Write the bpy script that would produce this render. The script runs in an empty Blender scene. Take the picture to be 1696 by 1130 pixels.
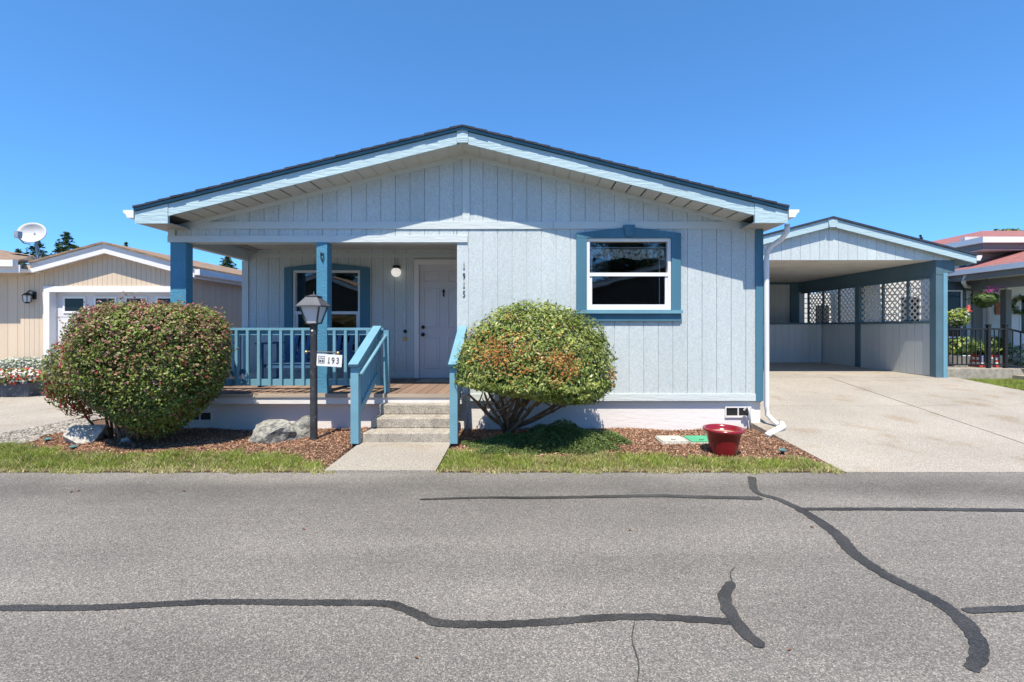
import bpy, math, random
import numpy as np
from mathutils import Vector, Matrix

random.seed(7); rng = np.random.default_rng(11)
S = bpy.context.scene
# ------------------------------------------------------------------ camera, sky, sun, exposure
EYE = 1.42
cd = bpy.data.cameras.new('camera'); cam = bpy.data.objects.new('camera', cd); S.collection.objects.link(cam)
cam.location = (0, 0, EYE); cam.rotation_euler = (math.radians(90), 0, 0)
cd.sensor_width = 36; cd.lens = 760/1696*36; cd.shift_x = -14/1696; cd.shift_y = -22/1696
cd.clip_start = .05; cd.clip_end = 2000
S.camera = cam
SUN = Vector((.05, .42, -.85)).normalized()
W = bpy.data.worlds.new('World'); S.world = W; W.use_nodes = True
wn = W.node_tree.nodes; bg = wn['Background']; sky = wn.new('ShaderNodeTexSky')
sky.sky_type = 'NISHITA'; sky.sun_disc = False
sky.sun_elevation = math.asin(-SUN.z); sky.sun_rotation = math.atan2(-SUN.x, -SUN.y)
sky.air_density = .7; sky.dust_density = 0; sky.ozone_density = 10
sk = wn.new('ShaderNodeMix'); sk.data_type = 'RGBA'; sk.blend_type = 'MULTIPLY'; sk.inputs[0].default_value = 1; sk.inputs[7].default_value = (.78, 1.34, 1.70, 1)   # clear deep summer blue
sg_ = wn.new('ShaderNodeGamma'); sg_.inputs[1].default_value = .75; W.node_tree.links.new(sky.outputs[0], sg_.inputs[0]); W.node_tree.links.new(sg_.outputs[0], sk.inputs[6]); W.node_tree.links.new(sk.outputs[2], bg.inputs[0]); bg.inputs[1].default_value = .15
sl = bpy.data.lights.new('sun', 'SUN'); sl.energy = 4.8; sl.angle = math.radians(.53); sl.color = (1, .91, .77)
so = bpy.data.objects.new('sun', sl); S.collection.objects.link(so); so.rotation_euler = SUN.to_track_quat('-Z', 'Y').to_euler()
so.location = (0, -10, 30)
S.view_settings.view_transform = 'Standard'; S.view_settings.look = 'None'
S.view_settings.exposure = .6; S.view_settings.gamma = 1; S.view_settings.use_curve_mapping = False
S.render.engine = 'CYCLES'; S.cycles.max_bounces = 8; S.cycles.transparent_max_bounces = 12

# ------------------------------------------------------------------ helpers
def at(px, py, y):                       # measured point of the photograph at depth y -> world metres
    return Vector(((px-862)/760*y, y, EYE-(py-543)/760*y))
def gnd(px, py, z=-.05):                 # measured point on a level surface
    y = (EYE-z)*760/(py-543); return Vector(((px-862)/760*y, y, z))
ORG = {}
def link(o, parent=None):
    S.collection.objects.link(o)
    if parent is not None: o.parent = parent
    return o
def tag(o, label=None, cat=None, group=None, kind=None):
    if label: o['label'] = label
    if cat: o['category'] = cat
    if group: o['group'] = group
    if kind: o['kind'] = kind
    return o
def thing(name, loc, label, cat, group=None):
    o = bpy.data.objects.new(name, None); o.empty_display_size = .1; link(o); o.location = loc
    ORG[o.name] = Vector(loc); return tag(o, label, cat, group)
def origin(p): return ORG.get(p.name, Vector((0, 0, 0))) if p is not None else Vector((0, 0, 0))

class MB:
    def __init__(s): s.v = []; s.f = []; s.m = []; s.cur = 0
    def poly(s, pts, faces):
        n = len(s.v); s.v += [tuple(p) for p in pts]
        for f in faces: s.f.append([i+n for i in f]); s.m.append(s.cur)
        return s
    def box(s, x0, x1, y0, y1, z0, z1):
        return s.poly([(x0,y0,z0),(x1,y0,z0),(x1,y1,z0),(x0,y1,z0),(x0,y0,z1),(x1,y0,z1),(x1,y1,z1),(x0,y1,z1)],
            [(0,3,2,1),(4,5,6,7),(0,1,5,4),(1,2,6,5),(2,3,7,6),(3,0,4,7)])
    def ext(s, pts, d):                  # polygon of 3D points extruded by vector d
        n = len(pts); d = Vector(d); a = [Vector(p) for p in pts]; b = [p+d for p in a]
        return s.poly(a+b, [tuple(range(n))[::-1], tuple(range(n, 2*n))]+[(i,(i+1)%n,(i+1)%n+n,i+n) for i in range(n)])
    def front(s, xz, y, d):              # outline in the x-z plane, y front, d depth
        return s.ext([(x, y, z) for x, z in xz], (0, d, 0))
    def bar(s, a, b, w, h, up=(0,0,1)):
        a = Vector(a); b = Vector(b); t = (b-a).normalized(); u = t.cross(Vector(up))
        if u.length < 1e-4: u = t.cross(Vector((1,0,0)))
        u.normalize(); n = u.cross(t).normalized(); u *= w/2; n *= h/2
        return s.ext([a-u-n, a+u-n, a+u+n, a-u+n], b-a)
    def tube(s, pts, r, n=8, cap=True):
        pts = [Vector(p) for p in pts]; rs = r if isinstance(r, (list, tuple)) else [r]*len(pts)
        base = len(s.v); ref = Vector((.13, .21, 1)).normalized()
        for i, p in enumerate(pts):
            t = (pts[min(i+1, len(pts)-1)]-pts[max(i-1, 0)]).normalized()
            u = t.cross(ref)
            if u.length < .05: u = t.cross(Vector((1,0,0)))
            u.normalize(); w = t.cross(u)
            for k in range(n):
                a = 2*math.pi*k/n; s.v.append(tuple(p+(u*math.cos(a)+w*math.sin(a))*rs[i]))
        for i in range(len(pts)-1):
            for k in range(n):
                s.f.append([base+i*n+k, base+i*n+(k+1)%n, base+(i+1)*n+(k+1)%n, base+(i+1)*n+k]); s.m.append(s.cur)
        if cap:
            s.f.append([base+k for k in range(n)][::-1]); s.m.append(s.cur)
            s.f.append([base+(len(pts)-1)*n+k for k in range(n)]); s.m.append(s.cur)
        return s
    def lathe(s, c, prof, n=24, axis='z'):
        base = len(s.v); c = Vector(c)
        for r, h in prof:
            for k in range(n):
                a = 2*math.pi*k/n
                p = (r*math.cos(a), r*math.sin(a), h) if axis == 'z' else (r*math.cos(a), h, r*math.sin(a))
                s.v.append(tuple(c+Vector(p)))
        for i in range(len(prof)-1):
            for k in range(n):
                s.f.append([base+i*n+k, base+i*n+(k+1)%n, base+(i+1)*n+(k+1)%n, base+(i+1)*n+k]); s.m.append(s.cur)
        return s
    def obj(s, name, mat, parent=None, smooth=False, bevel=0):
        o0 = origin(parent)
        p = parent
        while p is not None and p.parent is not None: p = p.parent; o0 = origin(p) if p.name in ORG else o0
        me = bpy.data.meshes.new(name); me.from_pydata([tuple(Vector(v)-o0) for v in s.v], [], s.f)
        for m in (mat if isinstance(mat, (list, tuple)) else [mat]): me.materials.append(m)
        if isinstance(mat, (list, tuple)): me.polygons.foreach_set('material_index', s.m)
        if smooth: me.polygons.foreach_set('use_smooth', [True]*len(me.polygons))
        me.update()
        o = bpy.data.objects.new(name, me); link(o, parent)
        if bevel:
            b = o.modifiers.new('bevel', 'BEVEL'); b.width = bevel; b.segments = 2; b.limit_method = 'ANGLE'
        return o
def npmesh(name, V, F, mats, midx=None, parent=None, smooth=False):
    o0 = np.array(origin(parent)); V = np.asarray(V, dtype=np.float32).reshape(-1, 3)-o0.astype(np.float32)
    F = np.asarray(F, dtype=np.int32); k = F.shape[1]
    me = bpy.data.meshes.new(name); me.vertices.add(len(V)); me.vertices.foreach_set('co', V.ravel())
    me.loops.add(F.size); me.loops.foreach_set('vertex_index', F.ravel())
    me.polygons.add(len(F)); me.polygons.foreach_set('loop_start', np.arange(0, F.size, k, dtype=np.int32))
    for m in mats: me.materials.append(m)
    if midx is not None: me.polygons.foreach_set('material_index', np.asarray(midx, dtype=np.int32))
    if smooth: me.polygons.foreach_set('use_smooth', np.ones(len(F), dtype=bool))
    me.update(calc_edges=True); me.validate()
    o = bpy.data.objects.new(name, me); return link(o, parent)
def leaves(P, N, L, Wd, fold=.25, spin=None):
    """one folded diamond leaf per point; returns V (n*4,3), F (n,4)"""
    n = len(P); N = N/np.linalg.norm(N, axis=1, keepdims=True)
    r = rng.normal(size=(n, 3)) if spin is None else spin
    T = r-(r*N).sum(1, keepdims=True)*N; T /= np.linalg.norm(T, axis=1, keepdims=True)+1e-9
    B = np.cross(N, T); L = np.broadcast_to(L, n)[:, None]; Wd = np.broadcast_to(Wd, n)[:, None]
    V = np.stack([P-T*L*.5, P+B*Wd*.5+N*Wd*fold, P+T*L*.5, P-B*Wd*.5+N*Wd*fold], 1)
    return V.reshape(-1, 3), np.arange(n*4).reshape(n, 4)
def text_mesh(body, size, ext=.003):
    cu = bpy.data.curves.new('t', 'FONT'); cu.body = body; cu.size = size; cu.extrude = ext; cu.align_x = 'CENTER'; cu.resolution_u = 3
    o = bpy.data.objects.new('t', cu); S.collection.objects.link(o)
    me = bpy.data.meshes.new_from_object(o.evaluated_get(bpy.context.evaluated_depsgraph_get()))
    v = [tuple(x.co) for x in me.vertices]; f = [tuple(p.vertices) for p in me.polygons]
    bpy.data.objects.remove(o); bpy.data.curves.remove(cu); bpy.data.meshes.remove(me); return v, f

# ------------------------------------------------------------------ materials
def pm(name, col, rough=.65, var=.12, scale=3, bump=0, bscale=60, stretch=(1,1,1), col2=None, metal=0, spec=.4, fine=.0, fscale=250, rnd=0, island=0, trans=0, c2lo=.45, c2hi=.6):
    m = bpy.data.materials.new(name); m.use_nodes = True; nt = m.node_tree; n = nt.nodes; lk = nt.links
    b = n['Principled BSDF']; b.inputs['Roughness'].default_value = rough; b.inputs['Metallic'].default_value = metal
    b.inputs['Specular IOR Level'].default_value = spec
    tc = n.new('ShaderNodeTexCoord'); mp = n.new('ShaderNodeMapping'); mp.inputs['Scale'].default_value = stretch
    lk.new(tc.outputs['Object'], mp.inputs[0])
    def noise(sc, det=4, vec=mp.outputs[0]):
        t = n.new('ShaderNodeTexNoise'); t.inputs['Scale'].default_value = sc; t.inputs['Detail'].default_value = det; lk.new(vec, t.inputs['Vector']); return t.outputs['Fac']
    def ramp(src, lo, hi, c0, c1):
        r = n.new('ShaderNodeMapRange'); r.inputs[1].default_value = lo; r.inputs[2].default_value = hi; r.inputs[3].default_value = c0; r.inputs[4].default_value = c1
        lk.new(src, r.inputs[0]); return r.outputs[0]
    def mixc(fac, a, bcol, mode='MIX'):
        x = n.new('ShaderNodeMix'); x.data_type = 'RGBA'; x.blend_type = mode
        for s, v in ((x.inputs[0], fac), (x.inputs[6], a), (x.inputs[7], bcol)):
            if hasattr(v, 'links'): lk.new(v, s)
            elif isinstance(v, (int, float)): s.default_value = v
            else: s.default_value = (*v, 1)
        return x.outputs[2]
    c = col
    if col2: c = mixc(ramp(noise(scale*2.3, 6), c2lo, c2hi, 0, 1), col, col2)
    val = ramp(noise(scale), .3, .7, 1-var, 1+var)
    def mul(a, b2):
        x = n.new('ShaderNodeMath'); x.operation = 'MULTIPLY'; lk.new(a, x.inputs[0]); lk.new(b2, x.inputs[1]); return x.outputs[0]
    if fine: val = mul(val, ramp(noise(fscale, 2, tc.outputs['Object']), .3, .7, 1-fine, 1+fine))
    if rnd:
        oi = n.new('ShaderNodeObjectInfo'); val = mul(val, ramp(oi.outputs['Random'], 0, 1, 1-rnd, 1+rnd))
    if island:
        g = n.new('ShaderNodeNewGeometry'); val = mul(val, ramp(g.outputs['Random Per Island'], 0, 1, 1-island, 1+island))
    cc = n.new('ShaderNodeCombineColor')
    for i in range(3): lk.new(val, cc.inputs[i])
    c = mixc(1.0, c, cc.outputs[0], 'MULTIPLY')
    lk.new(c, b.inputs['Base Color'])
    if bump:
        bp = n.new('ShaderNodeBump'); bp.inputs['Strength'].default_value = min(1, bump); bp.inputs['Distance'].default_value = .01
        lk.new(noise(bscale, 5), bp.inputs['Height']); lk.new(bp.outputs[0], b.inputs['Normal'])
    if trans:
        tr = n.new('ShaderNodeBsdfTranslucent'); lk.new(c, tr.inputs[0]); mx = n.new('ShaderNodeMixShader'); mx.inputs[0].default_value = trans
        lk.new(b.outputs[0], mx.inputs[1]); lk.new(tr.outputs[0], mx.inputs[2]); lk.new(mx.outputs[0], n['Material Output'].inputs[0])
    return m
GR = (1, 1, .12)      # vertical wood grain
M = {}
M['siding'] = pm('siding paint', (.53,.59,.60), .6, .07, 1.6, 1, 38, GR, rnd=.03, fine=.11, fscale=48)
M['trim'] = pm('trim paint', (.58,.635,.635), .6, .06, 1.5, .5, 45, (.12,1,1), fine=.05)
M['fascia'] = pm('fascia paint', (.42,.565,.61), .6, .07, 2, .8, 40, (.15,1,1), fine=.06, fscale=90)
M['dark'] = pm('dark blue paint', (.065,.18,.255), .55, .08, 3, .5, 50, GR, fine=.08)
M['rail'] = pm('rail blue paint', (.155,.335,.43), .5, .08, 4, .3, 60, fine=.06)
M['seat'] = pm('bench blue paint', (.05,.13,.26), .5, .1, 4, .2)
M['skirt'] = pm('skirting paint', (.75,.725,.71), .7, .06, 2, .35, 26, (.25,1,1), fine=.04)
M['soffit'] = pm('soffit vinyl', (.54,.52,.47), .5, .05, 2)
M['soffit2'] = pm('soffit vent', (.40,.38,.35), .6, .2, 60, stretch=(3,.2,1))
M['white'] = pm('white vinyl', (.78,.78,.78), .4, .03, 2)
M['door'] = pm('door paint', (.66,.66,.68), .45, .03, 2)
M['black'] = pm('black metal', (.02,.02,.022), .45, .1, 6)
M['post'] = pm('lamp post paint', (.045,.048,.055), .4, .35, 8, .2, 40, col2=(.12,.12,.13), c2lo=.55, c2hi=.75)
M['lantern'] = pm('lantern metal', (.10,.105,.12), .4, .15, 8)
M['frost'] = pm('frosted pane', (.62,.64,.66), .35, .05, 6)
M['brass'] = pm('brass', (.6,.42,.16), .35, .1, 8, metal=.8)
M['shingle'] = pm('dark shingle', (.035,.045,.07), .9, .3, 9, .6, 90)
M['bark_roof'] = pm('brown shingle', (.26,.18,.12), .9, .35, 5, .6, 60, stretch=(1,3,3), fine=.3, fscale=60)
M['red_roof'] = pm('red shingle', (.30,.125,.115), .9, .2, 4, .5, 60, stretch=(1,4,4), fine=.2, fscale=50)
M['deck'] = pm('deck wood', (.25,.17,.125), .75, .22, 3, .4, 40, (1,.1,1), rnd=.18)
M['deck_edge'] = pm('weathered wood', (.42,.35,.28), .8, .2, 5, .4, 40, (.1,1,1))
M['conc'] = pm('concrete', (.35,.318,.27), .85, .10, .9, .5, 140, col2=(.29,.235,.17), c2lo=.56, c2hi=.74, fine=.5, fscale=110, rnd=.03)
M['step'] = pm('step concrete', (.38,.345,.29), .85, .15, 5, .6, 110, col2=(.30,.275,.235), fine=.55, fscale=90)
M['mulchbase'] = pm('mulch soil', (.13,.075,.048), .95, .35, 12, .8, 70)
M['chip'] = pm('bark chip', (.29,.155,.095), .85, .3, 30, island=.65)
M['chip2'] = pm('pale bark chip', (.5,.34,.235), .85, .3, 30, island=.5)
M['soil'] = pm('ground soil', (.16,.15,.08), .95, .3, 2, .5, 30)
M['turfbase'] = pm('turf soil', (.13,.14,.04), .95, .3, 8, .5, 60)
M['grass'] = pm('grass blade', (.25,.32,.055), .6, .3, 2.5, island=.45, trans=.3)
M['straw'] = pm('dry grass blade', (.52,.47,.24), .7, .2, 3, island=.4, trans=.25)
M['rock'] = pm('grey rock', (.33,.325,.29), .85, .3, 6, 1, 16, col2=(.13,.135,.125), fine=.2, fscale=60)
M['rock2'] = pm('pale rock', (.50,.48,.43), .85, .2, 6, .8, 16, col2=(.36,.34,.31), fine=.15, fscale=60)
M['pebble'] = pm('pebble', (.27,.25,.215), .8, .2, 8, island=.55)
M['tan'] = pm('tan siding', (.63,.51,.385), .65, .05, 1.5, .4, 60, GR, rnd=.02)
M['tanwhite'] = pm('white trim paint', (.74,.73,.74), .5, .05, 3, .5, 40, (.15,1,1))
M['pot'] = pm('red glazed pot', (.24,.012,.02), .2, .15, 4, spec=.6)
M['potsoil'] = pm('pot litter', (.40,.30,.21), .9, .4, 60, .5, 90)
M['green_lid'] = pm('green lid', (.07,.36,.19), .6, .12, 12, fine=.15)
M['grey_lid'] = pm('grey lid', (.46,.45,.40), .8, .15, 20, fine=.3, fscale=70)
M['teal'] = pm('teal metal', (.10,.22,.22), .45, .2, 20)
M['grey_paint'] = pm('grey paint', (.20,.20,.195), .6, .06, 2, .2)
M['bluegrey'] = pm('blue grey siding', (.09,.135,.19), .6, .06, 2, .2)
M['white_siding'] = pm('white lap siding', (.62,.62,.60), .6, .05, 2, .2, rnd=.03)
M['carwall'] = pm('carport siding', (.54,.59,.60), .65, .06, 1.5, .5, 55, GR, rnd=.03)
M['ceil'] = pm('carport ceiling', (.60,.585,.55), .7, .07, 1.0, col2=(.55,.52,.49), c2lo=.55, c2hi=.62)
M['carbeam'] = pm('carport beam paint', (.09,.16,.20), .6, .08, 3, .3)
M['lattice'] = pm('lattice', (.74,.70,.64), .7, .1, 5)
M['tar'] = pm('crack sealant', (.05,.048,.045), .38, .3, 5, .7, 120, fine=.5, fscale=140)
M['bark'] = pm('shrub bark', (.17,.115,.075), .9, .3, 20, .7, 60, (1,1,.3))
M['twig'] = pm('twig', (.14,.095,.06), .9, .3, 20)
M['needle'] = pm('conifer needles', (.07,.12,.055), .7, .35, 1.5, island=.4)
M['trunk'] = pm('conifer bark', (.10,.07,.05), .9, .3, 6)
M['box_g'] = pm('small green leaf', (.18,.235,.05), .45, .25, 3, island=.5, trans=.25)
M['box_r'] = pm('small bronze leaf', (.34,.17,.13), .5, .2, 3, island=.45, trans=.25)
M['pink'] = pm('pink red leaf', (.42,.05,.06), .5, .2, 6, island=.35, trans=.3)
M['pieris'] = pm('long green leaf', (.19,.21,.055), .4, .2, 4, island=.45, trans=.25)
M['rhodo'] = pm('rhododendron leaf', (.20,.26,.055), .38, .2, 3, island=.4, trans=.22)
M['rhodo2'] = pm('pale rhododendron leaf', (.34,.385,.11), .38, .2, 3, island=.3, trans=.25)
M['rust'] = pm('spent bloom', (.52,.22,.07), .8, .2, 8, island=.4, trans=.2)
M['cover'] = pm('ground cover leaf', (.12,.17,.05), .6, .3, 4, island=.5, trans=.25)
M['petal_w'] = pm('white petal', (.78,.76,.72), .6, .05, 6, island=.15, trans=.3)
M['petal_r'] = pm('red petal', (.55,.025,.02), .6, .1, 6, island=.3, trans=.3)
M['silver'] = pm('silver leaf', (.42,.46,.41), .7, .15, 6, island=.3, trans=.2)
M['leafg'] = pm('fresh green leaf', (.12,.21,.05), .5, .2, 6, island=.4, trans=.3)
M['lime'] = pm('lime hosta leaf', (.36,.44,.08), .5, .2, 6, island=.3, trans=.3)
M['magenta'] = pm('magenta petal', (.55,.04,.30), .5, .1, 6, trans=.3)
M['navy'] = pm('navy planter', (.05,.06,.085), .5, .2, 10, col2=(.4,.4,.42), c2lo=.62, c2hi=.7)
M['flagr'] = pm('red paint', (.45,.05,.035), .6, .1, 8); M['flagb'] = pm('blue paint', (.05,.08,.25), .6, .1, 8)
M['terracotta'] = pm('terracotta', (.42,.14,.07), .7, .1, 8)
M['curtain'] = pm('valance cloth', (.85,.82,.70), .85, .1, 10, col2=(.32,.22,.18), c2lo=.52, c2hi=.6)
M['blind'] = pm('blind', (.6,.62,.58), .6, .05, 5)
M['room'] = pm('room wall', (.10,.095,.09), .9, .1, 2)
M['dish'] = pm('dish enamel', (.62,.62,.62), .35, .12, 4)
M['grey_metal'] = pm('galvanised metal', (.36,.37,.39), .4, .15, 10, metal=.4)
M['mat'] = pm('door mat', (.36,.31,.24), .95, .2, 20, fine=.3)
M['slatewall'] = pm('slate siding', (.10,.09,.08), .7, .1, 2)
M['ink'] = pm('black ink', (.03,.03,.035), .5, .05, 5)
M['dead'] = pm('dry leaf', (.24,.12,.07), .8, .2, 10)

def glass(name, tint, ior=1.5, see=.85):
    m = bpy.data.materials.new(name); m.use_nodes = True; n = m.node_tree.nodes; lk = m.node_tree.links
    n.remove(n['Principled BSDF']); fr = n.new('ShaderNodeFresnel'); fr.inputs[0].default_value = ior
    t = n.new('ShaderNodeBsdfTransparent'); t.inputs[0].default_value = (*tint, 1); g = n.new('ShaderNodeBsdfGlossy'); g.inputs['Roughness'].default_value = .004
    ns = n.new('ShaderNodeTexNoise'); ns.inputs['Scale'].default_value = 1.5; bp = n.new('ShaderNodeBump'); bp.inputs['Strength'].default_value = .02; bp.inputs['Distance'].default_value = .05
    lk.new(ns.outputs['Fac'], bp.inputs['Height']); lk.new(bp.outputs[0], g.inputs['Normal'])
    ad = n.new('ShaderNodeMath'); ad.operation = 'MULTIPLY_ADD'; ad.inputs[1].default_value = 1.3; ad.inputs[2].default_value = .03; lk.new(fr.outputs[0], ad.inputs[0])
    x = n.new('ShaderNodeMixShader'); lk.new(ad.outputs[0], x.inputs[0]); lk.new(t.outputs[0], x.inputs[1]); lk.new(g.outputs[0], x.inputs[2]); lk.new(x.outputs[0], n['Material Output'].inputs[0]); return m
M['glass'] = glass('window glass', (.93,.95,.95))
M['darkglass'] = pm('dark glass', (.012,.013,.016), .08, .05, 2, spec=.25)
gm = bpy.data.materials.new('lit globe'); gm.use_nodes = True; gb = gm.node_tree.nodes['Principled BSDF']
gb.inputs['Base Color'].default_value = (.85,.85,.82,1); gb.inputs['Emission Color'].default_value = (1,.96,.88,1); gb.inputs['Emission Strength'].default_value = .4; gb.inputs['Roughness'].default_value = .25
M['globe'] = gm
def asphalt():
    m = bpy.data.materials.new('asphalt'); m.use_nodes = True; nt = m.node_tree; n = nt.nodes; lk = nt.links; b = n['Principled BSDF']; b.inputs['Roughness'].default_value = .85
    tc = n.new('ShaderNodeTexCoord'); P = tc.outputs['Object']
    v = n.new('ShaderNodeTexVoronoi'); v.inputs['Scale'].default_value = 185; lk.new(P, v.inputs['Vector'])
    bw = n.new('ShaderNodeSeparateColor'); lk.new(v.outputs['Color'], bw.inputs[0])
    cr = n.new('ShaderNodeValToRGB'); e = cr.color_ramp.elements
    e[0].position = 0; e[0].color = (.095,.088,.079,1); e[1].position = 1; e[1].color = (.38,.348,.30,1)
    k = e.new(.45); k.color = (.17,.157,.139,1); k = e.new(.8); k.color = (.23,.211,.186,1)
    lk.new(bw.outputs[0], cr.inputs[0])
    n1 = n.new('ShaderNodeTexNoise'); n1.inputs['Scale'].default_value = .7; n1.inputs['Detail'].default_value = 6; lk.new(P, n1.inputs['Vector'])
    r1 = n.new('ShaderNodeMapRange'); r1.inputs[1].default_value = .3; r1.inputs[2].default_value = .7; r1.inputs[3].default_value = .86; r1.inputs[4].default_value = 1.12; lk.new(n1.outputs['Fac'], r1.inputs[0])
    # a worn dark strip along the far gutter line, wavering
    sp = n.new('ShaderNodeSeparateXYZ'); lk.new(P, sp.inputs[0])
    n2 = n.new('ShaderNodeTexNoise'); n2.inputs['Scale'].default_value = 1.6; n2.inputs['Detail'].default_value = 5; lk.new(P, n2.inputs['Vector'])
    ma = n.new('ShaderNodeMath'); ma.operation = 'MULTIPLY_ADD'; ma.inputs[1].default_value = .5; lk.new(n2.outputs['Fac'], ma.inputs[0]); lk.new(sp.outputs['Y'], ma.inputs[2])
    sb = n.new('ShaderNodeMath'); sb.operation = 'SUBTRACT'; sb.inputs[1].default_value = 4.45; lk.new(ma.outputs[0], sb.inputs[0])
    ab = n.new('ShaderNodeMath'); ab.operation = 'ABSOLUTE'; lk.new(sb.outputs[0], ab.inputs[0])
    r2 = n.new('ShaderNodeMapRange'); r2.inputs[1].default_value = .05; r2.inputs[2].default_value = .38; r2.inputs[3].default_value = .70; r2.inputs[4].default_value = 1; lk.new(ab.outputs[0], r2.inputs[0])
    mu = n.new('ShaderNodeMath'); mu.operation = 'MULTIPLY'; lk.new(r1.outputs[0], mu.inputs[0]); lk.new(r2.outputs[0], mu.inputs[1])
    mp = n.new('ShaderNodeMapping'); mp.inputs['Scale'].default_value = (.12, 1, 1); lk.new(P, mp.inputs[0])
    n3 = n.new('ShaderNodeTexNoise'); n3.inputs['Scale'].default_value = 1.5; n3.inputs['Detail'].default_value = 5; lk.new(mp.outputs[0], n3.inputs['Vector'])
    r3 = n.new('ShaderNodeMapRange'); r3.inputs[1].default_value = .3; r3.inputs[2].default_value = .7; r3.inputs[3].default_value = .80; r3.inputs[4].default_value = 1.2; lk.new(n3.outputs['Fac'], r3.inputs[0])
    n4 = n.new('ShaderNodeTexNoise'); n4.inputs['Scale'].default_value = 2.3; n4.inputs['Detail'].default_value = 3; lk.new(P, n4.inputs['Vector'])
    r4 = n.new('ShaderNodeMapRange'); r4.inputs[1].default_value = .68; r4.inputs[2].default_value = .78; r4.inputs[3].default_value = 1; r4.inputs[4].default_value = .78; lk.new(n4.outputs['Fac'], r4.inputs[0])
    for q in (r3, r4):
        m2 = n.new('ShaderNodeMath'); m2.operation = 'MULTIPLY'; lk.new(mu.outputs[0], m2.inputs[0]); lk.new(q.outputs[0], m2.inputs[1]); mu = m2
    cc = n.new('ShaderNodeCombineColor'); [lk.new(mu.outputs[0], cc.inputs[i]) for i in range(3)]
    x = n.new('ShaderNodeMix'); x.data_type = 'RGBA'; x.blend_type = 'MULTIPLY'; x.inputs[0].default_value = 1; lk.new(cr.outputs[0], x.inputs[6]); lk.new(cc.outputs[0], x.inputs[7]); lk.new(x.outputs[2], b.inputs['Base Color'])
    bp = n.new('ShaderNodeBump'); bp.inputs['Strength'].default_value = .5; bp.inputs['Distance'].default_value = .006; lk.new(v.outputs['Distance'], bp.inputs['Height']); bp.invert = True; lk.new(bp.outputs[0], b.inputs['Normal'])
    return m
M['asphalt'] = asphalt()

# ================================================================== SETTING
tag(MB().poly([(-500,-500,-.14),(500,-500,-.14),(500,700,-.14),(-500,700,-.14)], [(0,1,2,3)]).obj('ground', M['soil']), kind='structure')
road = MB().poly([(-80,-5.2,-.05),(80,-5.2,-.05),(80,4.66,-.05),(-80,4.66,-.05)], [(0,1,2,3)]).obj('road', M['asphalt']); tag(road, kind='structure')
def seal(name, path, w, z=-.046, mat='tar', wob=.16, seed=0):
    r = random.Random(seed); P = [gnd(px, py) for px, py in path]; Q = []
    for i in range(len(P)-1):                                   # Catmull-Rom resample
        p0, p1, p2, p3 = P[max(i-1,0)], P[i], P[i+1], P[min(i+2,len(P)-1)]
        k = max(3, int((p2-p1).length/.022))
        for j in range(k):
            t = j/k; Q.append(.5*((2*p1)+(p2-p0)*t+(2*p0-5*p1+4*p2-p3)*t*t+(3*p1-p0-3*p2+p3)*t**3))
    Q.append(P[-1]); v = []; f = []; n = len(Q)
    for i, q in enumerate(Q):
        t = (Q[min(i+1,n-1)]-Q[max(i-1,0)]).normalized(); u = Vector((-t.y, t.x, 0))
        u1 = i/(n-1)*(len(w)-1); a = int(min(u1, len(w)-2)) if len(w) > 1 else 0
        ww = w[a]+(w[a+1]-w[a])*(u1-a) if len(w) > 1 else w[0]
        end = .35 if i in (0, n-1) else 1
        v.append(tuple((q+u*ww*.5*end*(1+r.uniform(-wob,wob))).xy)+(z,)); v.append(tuple((q-u*ww*.5*end*(1+r.uniform(-wob,wob))).xy)+(z,))
        if i: f.append((2*i-2, 2*i-1, 2*i+1, 2*i))
    MB().poly(v, f).obj(name, M[mat], road)
seal('crack_seal', [(-120,1010),(0,1008),(160,1007),(350,998),(520,999),(640,1001),(690,1018),(740,1034),(880,1033),(1000,1024),(1080,1023),(1215,1031)], [.052,.05,.056,.05], seed=1)
seal('crack_seal', [(1213,965),(1200,988),(1212,1020),(1235,1050),(1264,1074)], [.05,.075,.06], -.0445, seed=2)
seal('crack_seal', [(1245,790),(1252,815),(1290,828),(1335,850),(1385,885),(1415,918),(1470,955),(1540,990),(1590,1025),(1618,1060),(1622,1085),(1608,1112)], [.08,.055,.08,.095,.085,.085,.05], seed=3)
seal('crack_seal', [(695,828),(800,825),(900,825),(1080,822),(1160,824),(1262,826)], [.03,.05,.06,.07], -.0445, seed=4)
seal('crack_seal', [(1330,844),(1500,844),(1696,846),(1900,846)], [.05,.06,.05], -.0445, seed=5)
seal('crack_seal', [(1596,1013),(1696,1009),(1850,1006)], [.045,.05,.05], -.0445, seed=6)
seal('crack', [(1217,940),(1210,950),(1213,966)], [.004,.009,.007], -.047, wob=.5, seed=7)
seal('crack', [(1052,1026),(1047,1060),(1058,1100),(1054,1140)], [.004,.007,.004], -.047, wob=.5, seed=8)
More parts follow.
